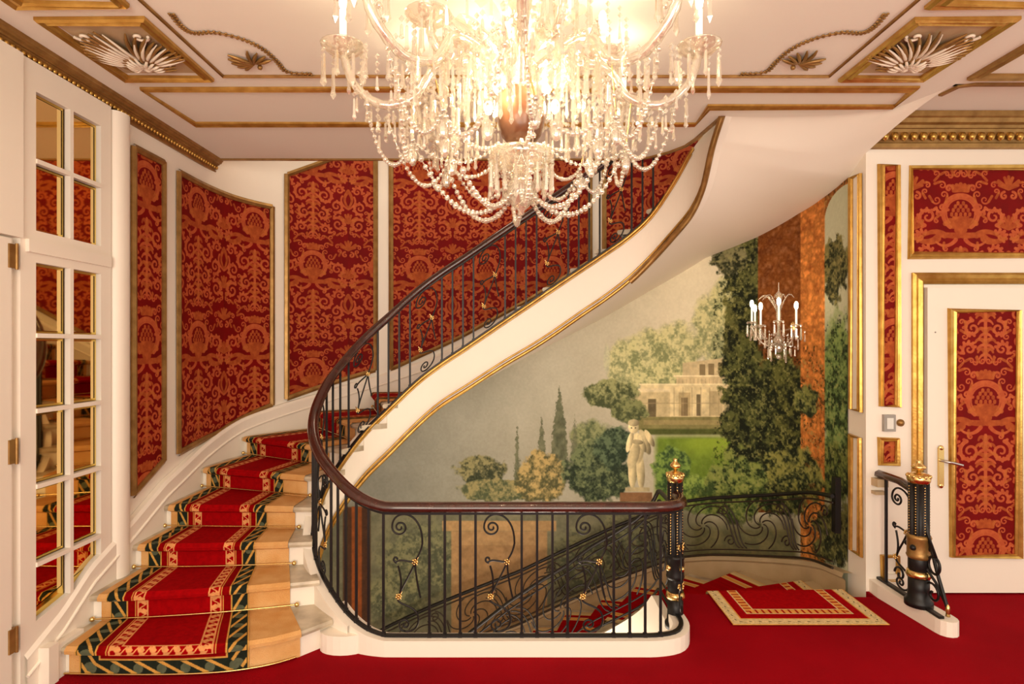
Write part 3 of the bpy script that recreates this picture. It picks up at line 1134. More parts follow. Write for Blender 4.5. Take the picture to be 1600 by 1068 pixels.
# brace scrolls in front of the newel
m.tube([(2.43, 3.45, .70), (2.44, 3.40, .50), (2.45, 3.34, .30), (2.46, 3.28, .14)], .010, 6, up=(1, 0, 0))
m.tube([(2.43, 3.43, .58)] + [(2.44, 3.36 + .045 * math.cos(a), .36 + .05 * math.sin(a)) for a in np.linspace(2.0, -4.2, 26)], .008, 6, up=(1, 0, 0))
m.tube([(2.43, 3.42, .33), (2.45, 3.36, .26), (2.46, 3.30, .17)], .008, 6, up=(1, 0, 0))
m.tube([(2.44, 3.37 + (.07 - .008 * a) * math.cos(a), .19 + (.07 - .008 * a) * math.sin(a)) for a in np.linspace(0, 7.5, 40)], .007, 6, up=(1, 0, 0))
m.tube([(2.44, 3.66 + (.05 - .006 * a) * math.cos(a), .19 + (.05 - .006 * a) * math.sin(a)) for a in np.linspace(0, 6.5, 40)], .007, 6, up=(1, 0, 0))
br = m.build('brace', IRON, sr)
m = MB(); m.lathe((2.46, 3.28, .10), [(0, 0), (.013, 0), (.010, .02), (.013, .04), (.008, .06), (0, .07)], 10); m.build('brace_foot', BRASS, br)

# ---- wall railing beside the mural, following the steps down
wrail = empty('wall_railing', (2.2, 4.3, 0), 'bronze-black iron wave railing running down along the mural wall', 'railing')
WD = .13
def wv(s, v): return wp(s, wr_z(s) + .03 + v, WD)
sA, sB = O.near(2.34, 4.02), O.near(-1.9, 5.2)
tall = .50
for v, r, nm in ((tall, .016, 'handrail'), (tall - .045, .007, 'rail_bar'), (.0, .010, 'base_bar'), (.045, .006, 'base_bar')):
    m = MB(); m.tube([wv(s, v) for s in np.linspace(sA, sB, 90)], r, 6); m.build(nm, IRONB if nm != 'handrail' else IRON, wrail)
pitch = .56
s = sA + .30
k = 0
while s < sB - .25:
    m = MB()
    c = (0, tall * .52)
    for j in range(6):          # whirl of curved arms
        a0 = j * PI / 3
        ln = []
        for t in np.linspace(0, 1, 14):
            a = a0 + t * 2.3
            r_ = .02 + t * .19
            u, v = r_ * math.cos(a) * 1.15, r_ * math.sin(a)
            ln.append((c[0] + u, min(max(c[1] + v, .05), tall - .05)))
        m.tube([wv(s + u, v) for u, v in ln], .006, 5, up=(0.01, 1, 0))
    # S shaped stems linking the whirls
    for e in (.0, .035, .07):
        ln = bez((.14 + e, .06), (.24 + e, .10), (.20 + e, .36), (.36 + e, .44 - e), 14)
        m.tube([wv(s + u, v) for u, v in ln], .0065, 5, up=(0.01, 1, 0))
    ln = spiral(.30, .12, .055, 0, 1.3, 20, .15)
    m.tube([wv(s + u, v) for u, v in ln], .006, 5, up=(0.01, 1, 0))
    ln = spiral(-.20, .38, .05, 0, 1.3, 20, .15)
    m.tube([wv(s + u, v) for u, v in ln], .006, 5, up=(0.01, 1, 0))
    m.build('wave_scroll', IRONB, wrail)
    s += pitch
    k += 1
m = MB()
q = wp(sA, 0, .09)
m.box(q[0] - .02, q[0] + .02, q[1] - .0, q[1] + .05, .33, .72); m.build('end_post', IRON, wrail)
# inner railing of the descending flight
irail = empty('lower_railing', (.95, 3.8, 0), 'black iron wave railing on the inner side of the descending steps', 'railing')
def iv(s, v):
    x, y = D.at(min(max(s, 0), D.L))[:2]
    z = min(din_z(s) + .16, .0)
    return (x, y, z + v)
e1 = D.near(-.9, 4.43)
for v, r, nm in ((.74 - .06, .015, 'handrail'), (.62, .007, 'rail_bar'), (.03, .009, 'base_bar'), (.10, .006, 'base_bar')):
    m = MB(); m.tube([iv(s, v) for s in np.linspace(.08, e1, 70)], r, 6); m.build(nm, IRON, irail)
s = .38
while s < e1 - .3:
    m = MB()
    for j in range(6):
        a0 = j * PI / 3
        ln = []
        for t in np.linspace(0, 1, 14):
            a = a0 + t * 2.3; r_ = .02 + t * .22
            ln.append((r_ * math.cos(a), min(max(.36 + r_ * math.sin(a), .1), .62)))
        m.tube([iv(s + u, v) for u, v in ln], .006, 5, up=(0.01, 1, 0))
    for e in (.0, .04, .08):
        m.tube([iv(s + u, v) for u, v in bez((.10 + e, .11), (.24 + e, .2), (.16 + e, .5), (.36 + e, .6), 14)], .006, 5, up=(0.01, 1, 0))
    m.build('wave_scroll', IRON, irail)
    s += .55

# ------------------------------------------------------------------ mural
def make_mural():
    s0, s1 = O.near(2.34, 4.05), O.near(-1.95, 5.15)
    z0, z1 = -1.75, 2.95
    w, h = 1500, 1240
    S_ = np.linspace(s0, s1, w)
    X = np.interp(S_, O.S, O.P[:, 0]); Y = np.interp(S_, O.S, O.P[:, 1])
    Z = np.linspace(z1, z0, h)
    # painting grid: columns / rows of the picture as the painter set them out
    PX = np.broadcast_to(CX + F * X / Y, (h, w))
    PY = CY - F * (Z[:, None] - EYE) / Y[None, :]
    nz = lambda c, s, o=4: fbm(h, w, c, s, o)
    n1, n2, n3, n4 = nz(90, 1), nz(26, 2), nz(9, 3, 3), nz(200, 4)
    n5, n6 = nz(14, 9, 3), nz(5, 10, 2)
    C = lambda r, g, b: np.array([r, g, b])
    t = np.clip((PX - 600) / 450, 0, 1)[..., None]
    u = np.clip((PY - 380) / 400, 0, 1)[..., None]
    img = (C(.63, .63, .585) * (1 - t) + C(.88, .85, .74) * t) * (1 - u * .20) + (n1[..., None] - .5) * .10
    def blend(mask, col):
        nonlocal img
        mk = np.clip(mask, 0, 1)[..., None]
        img = img * (1 - mk) + col * mk
    def foliage(cx, cy, rx, ry, dark, light_, seed, soft=.25, rough=.55, a=1.0):
        dark, light_ = dark * 1.1 + .03, light_ * 1.12 + .02
        d = ((PX - cx) / rx) ** 2 + ((PY - cy) / ry) ** 2
        m = 1 - d + (n2 - .5) * 2 * rough + (n5 - .5) * rough * .8
        mk = np.clip(m / soft, 0, 1) * a
        lum = np.clip(.5 + (n5 - .5) * 2.4 + (n6 - .5) * 1.2 - (PY - cy) / ry * .35 - (PX - cx) / rx * .1, 0, 1)[..., None]
        blend(mk, dark * (1 - lum) + light_ * lum)
    # distant hazy trees
    for (cx, cy, rx, ry) in [(975, 575, 30, 50), (1015, 560, 36, 52), (1055, 548, 44, 50), (1118, 510, 38, 66), (1140, 470, 34, 44), (1080, 600, 70, 40), (1060, 590, 80, 30)]:
        foliage(cx, cy, rx, ry, C(.42, .45, .30), C(.68, .67, .48), 1, .4, .35, .9)
    foliage(948, 560, 6, 26, C(.55, .56, .46), C(.66, .66, .54), 1, .5, .3, .7)
    # ruin with terrace arches
    def rect(x0, x1, y0, y1, col, soft=1.5, a=1.0, slope=0.0):
        yy = PY - slope * (PX - x0)
        m = np.clip((PX - x0) / soft, 0, 1) * np.clip((x1 - PX) / soft, 0, 1) * np.clip((yy - y0) / soft, 0, 1) * np.clip((y1 - yy) / soft, 0, 1)
        blend(m * a, col * (.86 + .28 * n5[..., None]))
    rect(1066, 1150, 566, 600, C(.76, .70, .54), slope=-.12)
    for cx in (1098, 1112, 1127, 1140):
        blend(((np.abs(PX - cx) < 4.5) & (PY > 572 - .1 * (cx - 1066)) & (PY < 590 - .1 * (cx - 1066))).astype(float) * .8, C(.46, .40, .28))
    rect(1000, 1160, 600, 652, C(.84, .78, .60))
    rect(1056, 1130, 588, 602, C(.80, .73, .56)); rect(1052, 1134, 585, 589, C(.90, .84, .68))
    for cx in range(1060, 1130, 6):
        rect(cx, cx + 2, 590, 600, C(.55, .49, .36), a=.7)
    rect(1060, 1080, 612, 650, C(.70, .63, .46)); rect(1064, 1076, 620, 650, C(.48, .42, .30)); rect(1108, 1130, 610, 650, C(.72, .66, .50)); rect(998, 1160, 598, 602, C(.90, .85, .68))
    rect(985, 1048, 612, 652, C(.76, .70, .53))
    rect(985, 1048, 606, 612, C(.86, .80, .64))
    rect(1012, 1026, 622, 652, C(.40, .36, .26))
    rect(1088, 1096, 615, 650, C(.42, .38, .28))
    for k in range(7):
        rect(1052 + k * 14, 1055 + k * 14, 604, 650, C(.62, .56, .42), a=.6)
    rect(1000, 1150, 628, 631, C(.62, .56, .42), a=.6)
    rect(990, 1160, 650, 672, C(.50, .48, .30)); rect(1005, 1140, 655, 664, C(.62, .56, .38), a=.7)
    # lawn
    rect(1020, 1175, 676, 790, C(.40, .50, .17), 10)
    blend(np.clip((PX - 1050) / 40, 0, 1) * np.clip((1145 - PX) / 10, 0, 1) * np.clip((PY - 683) / 3, 0, 1) * np.clip((722 - PY) / 26, 0, 1), C(.52, .62, .20))
    rect(1000, 1150, 668, 680, C(.30, .33, .16), 3)
    # umbrella pine and dark shrubs
    foliage(952, 615, 46, 24, C(.22, .25, .15), C(.50, .51, .34), 2)
    foliage(985, 640, 30, 20, C(.22, .25, .15), C(.42, .44, .28), 2)
    foliage(925, 690, 40, 40, C(.26, .30, .20), C(.46, .48, .33), 2, .5)
    for cx, cy, ww, hh, a in [(808, 712, 5, 48, .9), (846, 700, 8, 52, .9), (874, 668, 13, 66, .95), (898, 690, 6, 44, .7)]:
        tt = np.clip((PY - (cy - hh)) / (2 * hh), 0, 1)
        prof = ww * np.sin(np.clip(tt * 1.9, 0, PI / 2)) + .3
        m = np.clip((prof - np.abs(PX - cx) + (n6 - .5) * 6) / 2, 0, 1) * ((tt > 0) & (tt < 1))
        lum = n5[..., None]
        blend(m * a, C(.25, .27, .20) * (1 - lum) + C(.48, .49, .38) * lum)
    foliage(750, 735, 44, 24, C(.16, .18, .12), C(.46, .44, .30), 3)
    foliage(775, 765, 68, 18, C(.24, .27, .18), C(.48, .45, .30), 3)
    foliage(845, 745, 42, 42, C(.26, .26, .16), C(.60, .52, .33), 3)
    foliage(935, 735, 58, 52, C(.12, .16, .11), C(.36, .40, .27), 4)
    foliage(960, 700, 34, 34, C(.12, .17, .12), C(.30, .36, .26), 4)
    foliage(1050, 735, 30, 44, C(.16, .24, .12), C(.40, .50, .22), 4)
    foliage(1100, 770, 60, 34, C(.20, .28, .12), C(.46, .54, .24), 4)
    # lower dark wood and pedestal
    low = np.clip((PY - 782) / 22, 0, 1) * np.clip((1120 - PX) / 60, 0, 1)
    blend(low * .9, (C(.30, .31, .24) * (1 - n2[..., None]) + C(.48, .46, .36) * n2[..., None]))
    for cx, cy, rx, ry in [(665, 870, 80, 70), (620, 930, 60, 50), (905, 880, 60, 60), (980, 850, 60, 60)]:
        foliage(cx, cy, rx, ry, C(.20, .22, .16), C(.40, .40, .28), 5, .6, .5, .8)
    rect(690, 870, 812, 830, C(.62, .50, .34), 2); rect(704, 856, 828, 1010, C(.60, .48, .33), 2)
    rect(718, 842, 850, 990, C(.52, .40, .27), 2, .6)
    for (x0, x1) in ((548, 566),):
        rect(x0 - 14, x1 + 14, 790, 1010, C(.26, .16, .10), 3)
        rect(x0, x1, 790, 1010, C(.50, .26, .11), 2)
    # statue of a standing child, robed, on a plinth
    st = C(.84, .78, .60)
    def ell(cx, cy, rx, ry, col, rot=0, soft=.25, a=1.0):
        c_, s_ = math.cos(rot), math.sin(rot)
        dx, dy = PX - cx, PY - cy
        e = ((dx * c_ + dy * s_) / rx) ** 2 + ((-dx * s_ + dy * c_) / ry) ** 2
        sh = np.clip(1.05 - .35 * (dx / rx) - .1 * (dy / ry), .55, 1.12)[..., None]
        blend(np.clip((1 - e) / soft, 0, 1) * a, col * sh * (.9 + .2 * n5[..., None]))
    ell(1008, 690, 7, 22, st * .86, -.35); ell(1015, 684, 5, 16, st * .95, -.5)
    ell(988, 735, 7, 30, st * .95); ell(1001, 735, 7, 30, st * .90, -.05)
    ell(995, 700, 12, 26, st); ell(990, 712, 9, 22, st * .9, .3)
    ell(984, 690, 5, 18, st * 1.02, .25); ell(1003, 692, 5, 16, st * .9, -.4); ell(996, 690, 10, 4, st * .75, .1)
    ell(990, 667, 9, 10, st * 1.04); ell(990, 660, 9.5, 6, st * .78)
    ell(987, 668, 1.3, 1.2, st * .45); ell(993, 668, 1.3, 1.2, st * .45)
    rect(976, 1016, 760, 768, st * .85); rect(968, 1020, 768, 800, C(.52, .38, .26))
    # ivy clad marble pillars
    foliage(1174, 560, 46, 250, C(.05, .07, .03), C(.29, .30, .15), 6, .25, .8)
    foliage(1140, 405, 34, 26, C(.16, .17, .10), C(.42, .41, .28), 6, .3, .8)
    ma = np.abs(n2 - .5) * 2
    mb_ = np.abs(n5 - .5) * 2
    col1 = (C(.52, .32, .16) * (1 - ma[..., None]) + C(.36, .20, .10) * ma[..., None]) + (mb_[..., None] - .4) * .22
    col2 = (C(.78, .50, .24) * (1 - ma[..., None]) + C(.60, .33, .14) * ma[..., None]) + (mb_[..., None] - .4) * C(.40, .28, .16)
    rect_m = lambda x0, x1: np.clip((PX - x0) / 2, 0, 1) * np.clip((x1 - PX) / 2, 0, 1)
    blend(rect_m(1184, 1256) * (PY < 800), col1)
    foliage(1215, 650, 62, 120, C(.05, .07, .03), C(.28, .29, .13), 7, .3, .6)
    foliage(1170, 650, 42, 140, C(.05, .07, .03), C(.27, .29, .14), 7, .3, .6)
    rightm = np.clip((PX - 1288) / 2, 0, 1)
    blend(rightm, C(.70, .71, .60))
    arch = rightm * (np.hypot((PX - 1345) / 56.0, (PY - 352) / 70.0) > 1) * (PY < 352)
    blend(arch, col2 * .8)
    foliage(1308, 420, 22, 60, C(.13, .15, .08), C(.40, .38, .22), 8, .3, .9)
    foliage(1312, 620, 34, 150, C(.13, .20, .10), C(.40, .48, .26), 8, .5, .4)
    foliage(1310, 740, 40, 50, C(.10, .14, .07), C(.34, .38, .18), 8, .4, .5)
    blend(rect_m(1251, 1291), col2 * 1.02)
    foliage(1262, 625, 22, 26, C(.11, .14, .08), C(.38, .40, .20), 9, .3, .7)
    foliage(1230, 750, 60, 60, C(.10, .13, .07), C(.42, .42, .20), 9, .3, .7)
    foliage(1308, 835, 40, 60, C(.12, .14, .08), C(.34, .34, .18), 9, .4, .7)
    foliage(1150, 760, 60, 60, C(.16, .22, .10), C(.42, .46, .22), 9, .4, .7)
    # leaf flecks
    fl_ = (n6 > .60) & (n3 > .52) & (PX > 1115)
    fl_ &= ~((PX > 1184) & (PX < 1289) & (PY < 560))
    blend(fl_ * .45 * (img.sum(-1) < 1.4), C(.56, .55, .32))
    dk_ = (n6 < .40) & (n5 < .5) & (PX > 1115)
    dk_ &= ~((PX > 1184) & (PX < 1289) & (PY < 540))
    blend(dk_ * .5 * (img.sum(-1) < 1.7), C(.09, .11, .06))
    fr = np.clip((PY - 800) / 30, 0, 1) * np.clip((PX - 1060) / 30, 0, 1) * np.clip((1252 - PX) / 10, 0, 1)
    blend(fr * .75, C(.20, .22, .12) * (1 - n5[..., None]) + C(.42, .38, .20) * n5[..., None])
    img += (n6[..., None] - .5) * .04
    img = img * 1.06 + .01
    return to_image('mural_painting', np.clip(img, .03, 1)), s0, s1, z0, z1


MIM, ms0, ms1, mz0, mz1 = make_mural()
MURAL = img_mat('mural_paint', MIM, .7, ext='EXTEND', spec=.15)
oo = sorted(zip(oS, zo))
def sof_z(s): return float(np.interp(s, [a for a, b in oo], [b for a, b in oo]))
m = MB(); rows, uvs = [], []
for s in np.linspace(ms0, ms1, 130):
    zt = min(sof_z(s) + .02, 2.94)
    r_, u_ = [], []
    for z in np.linspace(-1.72, zt, 24):
        r_.append(wp(s, z, .006)); u_.append(((s - ms0) / (ms1 - ms0), (z - mz0) / (mz1 - mz0)))
    rows.append(r_); uvs.append(u_)
m.grid(rows, uvs=uvs)
tag(m.build('mural', MURAL, origin=(0, 5.5, 0)), 'painted garden landscape mural with cypresses, ruin and marble pillars on the curved wall', 'mural')

# ------------------------------------------------------------------ damask wall panels
TW, TH = .64, .98


def frame_path_mesh(pts, w=.035, d=.022, up=(0, -1, 0), mt=GOLD, name='frame', parent=None, closed=True):
    m = MB()
    prof = [(-w / 2, 0), (-w / 2, d * .55), (-w * .32, d), (-w * .1, d * .62), (w * .12, d * .75), (w * .34, d * .95), (w / 2, d * .3), (w / 2, 0)]
    m.sweep(pts, prof, up=up, closed=closed)
    return m.build(name, mt, parent)


def curved_panel(sl, sr, zb_fn, zt_fn, label, group='red damask wall panels', u0=0.0, v0=0.0):
    """sl/sr arclengths on O, left and right edge as seen"""
    ns = max(6, int(abs(sr - sl) / .05))
    S_ = np.linspace(sl, sr, ns)
    c = wp((sl + sr) / 2, zb_fn((sl + sr) / 2), .0)
    root = empty('wall_panel', c, label, 'wall panel', group)
    m = MB(); rows, uvs = [], []
    for s in S_:
        zb, zt = zb_fn(s), zt_fn(s)
        rows.append([wp(s, zb + (zt - zb) * t, .008) for t in (0, 1)])
        uvs.append([(u0 + abs(s - sl) / TW, v0 + (zb + (zt - zb) * t) / TH) for t in (0, 1)])
    m.grid(rows, uvs=uvs, smooth=True)
    m.build('damask', DAMASK, root)
    m = MB()
    # gilt moulding: four runs following the wall
    w_, d_ = .022, .022
    def run(pts_s):
        rows = []
        for (s, z, ds, dz) in pts_s:
            rows.append([wp(s - ds * w_, z - dz * w_, .006), wp(s - ds * w_, z - dz * w_, .006 + d_ * .6), wp(s, z, .006 + d_), wp(s + ds * w_, z + dz * w_, .006 + d_ * .5), wp(s + ds * w_, z + dz * w_, .006)])
        m.grid(rows, smooth=False)
    run([(s, zb_fn(s), 0, -1) for s in S_])
    run([(s, zt_fn(s), 0, 1) for s in S_])
    g = 1 if sr > sl else -1
    for s, sg in ((sl, -g), (sr, g)):
        run([(s, zb_fn(s) - w_ * .2, sg, 0), (s, zt_fn(s) + w_ * .2, sg, 0)])
    m.build('frame', GOLDD, root)
    return root


def lin(pairs):
    xs = [p[0] for p in pairs]; ys = [p[1] for p in pairs]
    o_ = np.argsort(xs)
    xs = [xs[i] for i in o_]; ys = [ys[i] for i in o_]
    return lambda s: float(np.interp(s, xs, ys))


lo_ = O.near(-2.34, 4.0)
sp = lambda px: O.at_px(px, O.near(0, 5.6) if px < 806 else 0, O.L if px < 806 else O.near(0, 5.6))
a_, b_ = sp(206), sp(254)
curved_panel(a_, b_, lin([(a_, .735), (b_, .885)]), lambda s: 2.85, 'narrow tall red damask panel beside the mirrored door', u0=.30)
a_, b_ = sp(277), sp(424)
mid_ = (a_ + b_) / 2
curved_panel(a_, b_, lin([(a_, .90), (sp(340), .965), (b_, 1.13)]), lambda s: 2.84, 'curved red damask panel in the corner above the lower steps', u0=.1)
a_, b_ = sp(447), sp(587)
curved_panel(a_, b_, lin([(a_, 1.175), (b_, 1.41)]), lin([(a_, 3.15), (sp(500), 3.32), (b_, 3.6)]), 'red damask panel between two cream stiles left of the chandelier', u0=.12, v0=.3)
a_, b_ = sp(611), sp(922)
curved_panel(a_, b_, lin([(a_, 1.415), (sp(718), 1.72), (sp(827), 2.09), (b_, 2.46)]), lambda s: 4.2, 'wide red damask panel behind the stair railing and chandelier', u0=.08, v0=.3)
a_, b_ = sp(944), sp(1095)
curved_panel(a_, b_, lin([(a_, 2.54), (b_, 2.95)]), lambda s: 4.2, 'dark red damask panel at the top right of the stairs', u0=.3, v0=.3)


def flat_panel(x0, x1, z0, z1, label, parent=None, y=3.85, fw=.03, u0=.0, v0=.0, mt=GOLD, damask=True):
    root = parent or empty('wall_panel', ((x0 + x1) / 2, y, z0), label, 'wall panel', 'red damask wall panels')
    if damask:
        m = MB()
        vs = [(x0, y - .006, z0), (x1, y - .006, z0), (x1, y - .006, z1), (x0, y - .006, z1)]
        m.add(vs, [(0, 1, 2, 3)], [(u0 + (x - x0) / TW, v0 + z / TH) for x, _, z in vs])
        m.build('damask', DAMASK, root)
    frame_path_mesh([(x0, y, z0), (x1, y, z0), (x1, y, z1), (x0, y, z1)], fw, .022, (0, -1, 0), mt, 'frame', root)
    return root


def FX(px, y=3.85): return (px - CX) / F * y
def FZ(py, y=3.85): return EYE - (py - CY) / F * y


flat_panel(FX(1376), FX(1402), FZ(634), FZ(259), 'very narrow tall red damask panel left of the white door', u0=.35)
flat_panel(FX(1375), FX(1401), FZ(724), FZ(686), 'small square red damask panel below the keypad', u0=.38, v0=.1)
flat_panel(FX(1422), FX(1700), FZ(399), FZ(262), 'wide red damask panel above the white door', u0=-.02, v0=.15)
flat_panel(FX(1378), FX(1402), FZ(905), FZ(868), '', parent=tag(empty('wall_panel', (FX(1390), 3.85, FZ(905)), 'small plain gilt-framed square low on the wall behind the right newel', 'wall panel'), None), damask=False, fw=.02)

# gilt frames on the pier side (X = 2.34 face)
for (pa, pb, za, zb, lab) in ((1330, 1344, 640, 275, 'tall slim gilt frame on the cream pier beside the mural'), (1330, 1344, 862, 682, 'short slim gilt frame low on the cream pier beside the mural')):
    ya, yb = 2.33 * F / (pa - CX), 2.33 * F / (pb - CX)
    yc = (ya + yb) / 2
    z0_, z1_ = EYE - (za - CY) / F * yc, EYE - (zb - CY) / F * yc
    root = empty('pier_frame', (2.34, yc, z0_), lab, 'frame', 'gilt pier frames')
    frame_path_mesh([(2.335, ya, z0_), (2.335, yb, z0_), (2.335, yb, z1_), (2.335, ya, z1_)], .03, .02, (-1, 0, 0), GOLD, 'moulding', root)
    m = MB(); m.box(2.330, 2.338, yb, ya, z0_, z1_); m.build('panel', PAINT, root)

# door on the right
door = MB()
dx0, dx1, dz1 = FX(1441), FX(1441) + .86, FZ(450)
door.box(dx0, dx1, 3.80, 3.848, .012, dz1)
dobj = tag(door.build('door_1', PAINT, origin=(dx0, 3.85, 0)), kind='structure')
flat_panel(FX(1478), FX(1580), FZ(864), FZ(486), '', parent=dobj, y=3.80, fw=.034, u0=.5 - .5 * (FX(1580) - FX(1478)) / TW, v0=.42)
m = MB(); m.box(FX(1456), FX(1464), 3.785, 3.80, FZ(755), FZ(697)); m.ball((FX(1460), 3.79, FZ(697)), .018, 8, 6, 1, .5, 1); m.ball((FX(1460), 3.79, FZ(755)), .018, 8, 6, 1, .5, 1)
pl = m.build('handle_plate', BRASS, dobj)
m = MB(); m.tube([(FX(1460), 3.79, FZ(716)), (FX(1460), 3.75, FZ(716)), (FX(1470), 3.745, FZ(718)), (FX(1486), 3.75, FZ(722))], .009, 8); m.build('handle', CHROME, pl)
m = MB(); m.ball((FX(1453), 3.80, FZ(519)), .006, 6, 4); m.build('screw', PLAST, dobj)
# gilt door surround
t = MB()
fx = FX(1432)
t.sweep([(fx, 3.85, 0.0), (fx, 3.85, FZ(435)), (5.0, 3.85, FZ(435))], [(-.035, 0), (-.035, .018), (-.02, .03), (.0, .018), (.02, .032), (.035, .02), (.035, 0)], up=(0, -1, 0))
tag(t.build('trim_4', GOLD), kind='structure')
m = MB(); m.box(dx0 - .02, dx0 - .003, 3.835, 3.85, 0, dz1 + .02); m.box(dx0 - .02, 5.0, 3.835, 3.85, dz1 + .003, dz1 + .02)
tag(m.build('trim_5', PAINT), kind='structure')
m = MB(); m.box(FX(1382), FX(1432) - .04, 3.835, 3.85, 0, .12)
tag(m.build('baseboard_right', PAINT), kind='structure')
# chair rail stub by the pier
m = MB(); m.box(FX(1361), FX(1378), 3.78, 3.85, FZ(757), FZ(745)); m.box(FX(1361), FX(1378), 3.80, 3.85, FZ(770), FZ(765))
tag(m.build('wall_bracket', TAN), 'short stone-coloured ledge on the pier where the right handrail starts', 'ledge')
# keypad and button
kp = empty('keypad', (FX(1387), 3.85, FZ(660)), 'small grey keypad with pale screen left of the door', 'keypad')
m = MB(); m.box(FX(1378), FX(1396), 3.825, 3.85, FZ(673), FZ(647)); m.build('housing', PLAST, kp)
m = MB(); m.box(FX(1382), FX(1392), 3.821, 3.826, FZ(669), FZ(652)); m.build('screen', LCD, kp)
m = MB(); m.lathe((0, 0, 0), [(0, 0), (.024, 0), (.024, .012), (.012, .016), (.010, .024), (0, .024)], 16)
m.v = [(FX(1406) + a, 3.85 - c, FZ(660) + b) for a, b, c in m.v]
tag(m.build('door_bell', GOLDD, origin=(FX(1406), 3.85, FZ(660))), 'round dark brass button beside the keypad', 'button')

# ------------------------------------------------------------------ mirrored door on the left wall
XL = -2.34
def LY(px): return XL * F / (px - CX)
def LZ(px, py): return EYE - (py - CY) / F * LY(px)


md = empty('mirrored_door', (XL, LY(100), 0), 'cream glazed door with gold-tinted mirror panes on the left wall', 'door')
y0, ya, yb, yc, y1 = LY(20), LY(45), LY(98), LY(148), LY(164)
ym = (ya + yc) / 2 + .0
zt_hi, zt_lo = LZ(45, 143), LZ(45, 360)
zl_hi = LZ(45, 410)
zlb0, zlb1 = LZ(45, 970), LZ(150, 885)
fx_ = XL + .035
m = MB()
m.box(XL, fx_, y0, ya, .0, 3.0); m.box(XL, fx_, yc, y1, .25, 3.0)
m.box(XL, fx_, ya, yc, zt_hi, 3.0)
m.box(XL, fx_, ya, yc, zl_hi, zt_lo)
# bottom rail with slanted top, following the stairs
vs = []
for x in (XL, fx_):
    vs += [(x, ya, -.0), (x, yc, .12), (x, yc, zlb1), (x, ya, zlb0)]
m.add(vs, [(0, 1, 2, 3), (7, 6, 5, 4), (3, 2, 6, 7), (0, 4, 5, 1)])
m.build('frame', PAINT, md)
m = MB(); m.box(fx_ - .001, fx_ + .018, ya - .06, yc + .06, zt_lo - .11, zt_lo - .05); m.build('transom_rail', PAINT, md)
mw = .011
m = MB()
for z0_, z1_ in ((zt_lo, zt_hi),):
    m.box(XL + .012, fx_ + .006, ym - mw, ym + mw, z0_, z1_)
    zm = (z0_ + z1_) / 2
    m.box(XL + .013, fx_ + .0065, ya, yc, zm - mw, zm + mw)
m.build('muntin', PAINT, md)
m = MB()
m.box(XL + .012, fx_ + .006, ym - mw, ym + mw, (zlb0 + zlb1) / 2, zl_hi)
hz = [EYE - (p - CY) / F * LY(45) for p in (524, 642, 760, 882)]
for z in hz:
    m.box(XL + .013, fx_ + .0065, ya, yc, z - mw, z + mw)
m.build('muntin', PAINT, md)
def pane(a, b, z0, z0b, z1, tilt):
    m = MB()
    g = .004
    x = XL + .006
    m.add([(x, a, z0), (x, b, z0b), (x, b, z1), (x, a, z1)], [(3, 2, 1, 0)])
    p = m.build('mirror_pane', MIRROR, md)
    m = MB()
    e = .014
    vs = [(x + .001, a, z0), (x + .001, b, z0b), (x + .001, b, z1), (x + .001, a, z1)]
    eb = .05 if abs(z0 - z0b) > .001 else e
    ins = [(x + .003, a + e, z0 + eb), (x + .003, b - e, z0b + eb), (x + .003, b - e, z1 - e), (x + .003, a + e, z1 - e)]
    m.add(vs + ins, [(4, 5, 1, 0), (5, 6, 2, 1), (6, 7, 3, 2), (7, 4, 0, 3)])
    m.build('bevelled_edge', MIRROR2, p)
MIRROR2 = mat('gold_tinted_edge', (.85, .62, .16), .12, 1.0)
zm = (zt_lo + zt_hi) / 2
for a, b in ((ya, ym - mw), (ym + mw, yc)):
    pane(a, b, zm + mw, zm + mw, zt_hi, 0)
    pane(a, b, zt_lo, zt_lo, zm - mw, 0)
    zs = [zl_hi] + hz
    for i in range(4):
        pane(a, b, zs[i + 1] + mw, zs[i + 1] + mw, zs[i] - (mw if i else 0), 0)
    fa, fb = (a - ya) / (yc - ya), (b - ya) / (yc - ya)
    pane(a, b, zlb0 + (zlb1 - zlb0) * fa, zlb0 + (zlb1 - zlb0) * fb, hz[3] - mw, 0)
for py in (400, 705, 1000):
    m = MB(); yy = LY(8); z = EYE - (py - CY) / F * yy
    m.box(fx_ - .03, fx_ + .008, yy - .025, yy + .015, z - .055, z + .055)
    m.tube([(fx_ + .008, yy + .012, z - .06), (fx_ + .008, yy + .012, z + .06)], .007, 8)
    m.build('hinge', GOLDD, md)
m = MB(); m.box(XL, fx_, 1.2, LY(6), 0, LZ(6, 372)); m.box(XL, XL + .05, .9, y0, LZ(6, 372) + .01, 3.0)
tag(m.build('door_leaf', PAINT), 'plain cream door leaf hinged at the far left edge of the photo', 'door')
# rounded pilaster next to the mirrored door
m = MB()
rows = []
pa, pb = LY(166), LY(192)
for a in np.linspace(0, PI, 14):
    yy = (pa + pb) / 2 - (pb - pa) / 2 * math.cos(a)
    xx = XL + .07 * math.sin(a) ** .6
    rows.append([(xx, yy, .1), (xx, yy, 2.99)])
m.grid(rows)
tag(m.build('trim_6', PAINT), kind='structure')
m = MB(); m.box(XL, XL + .09, LY(60), 3.0, 0, .17); m.box(XL, XL + .10, LY(44), LY(60), 0, .19)
tag(m.build('trim_7', PAINT), kind='structure')

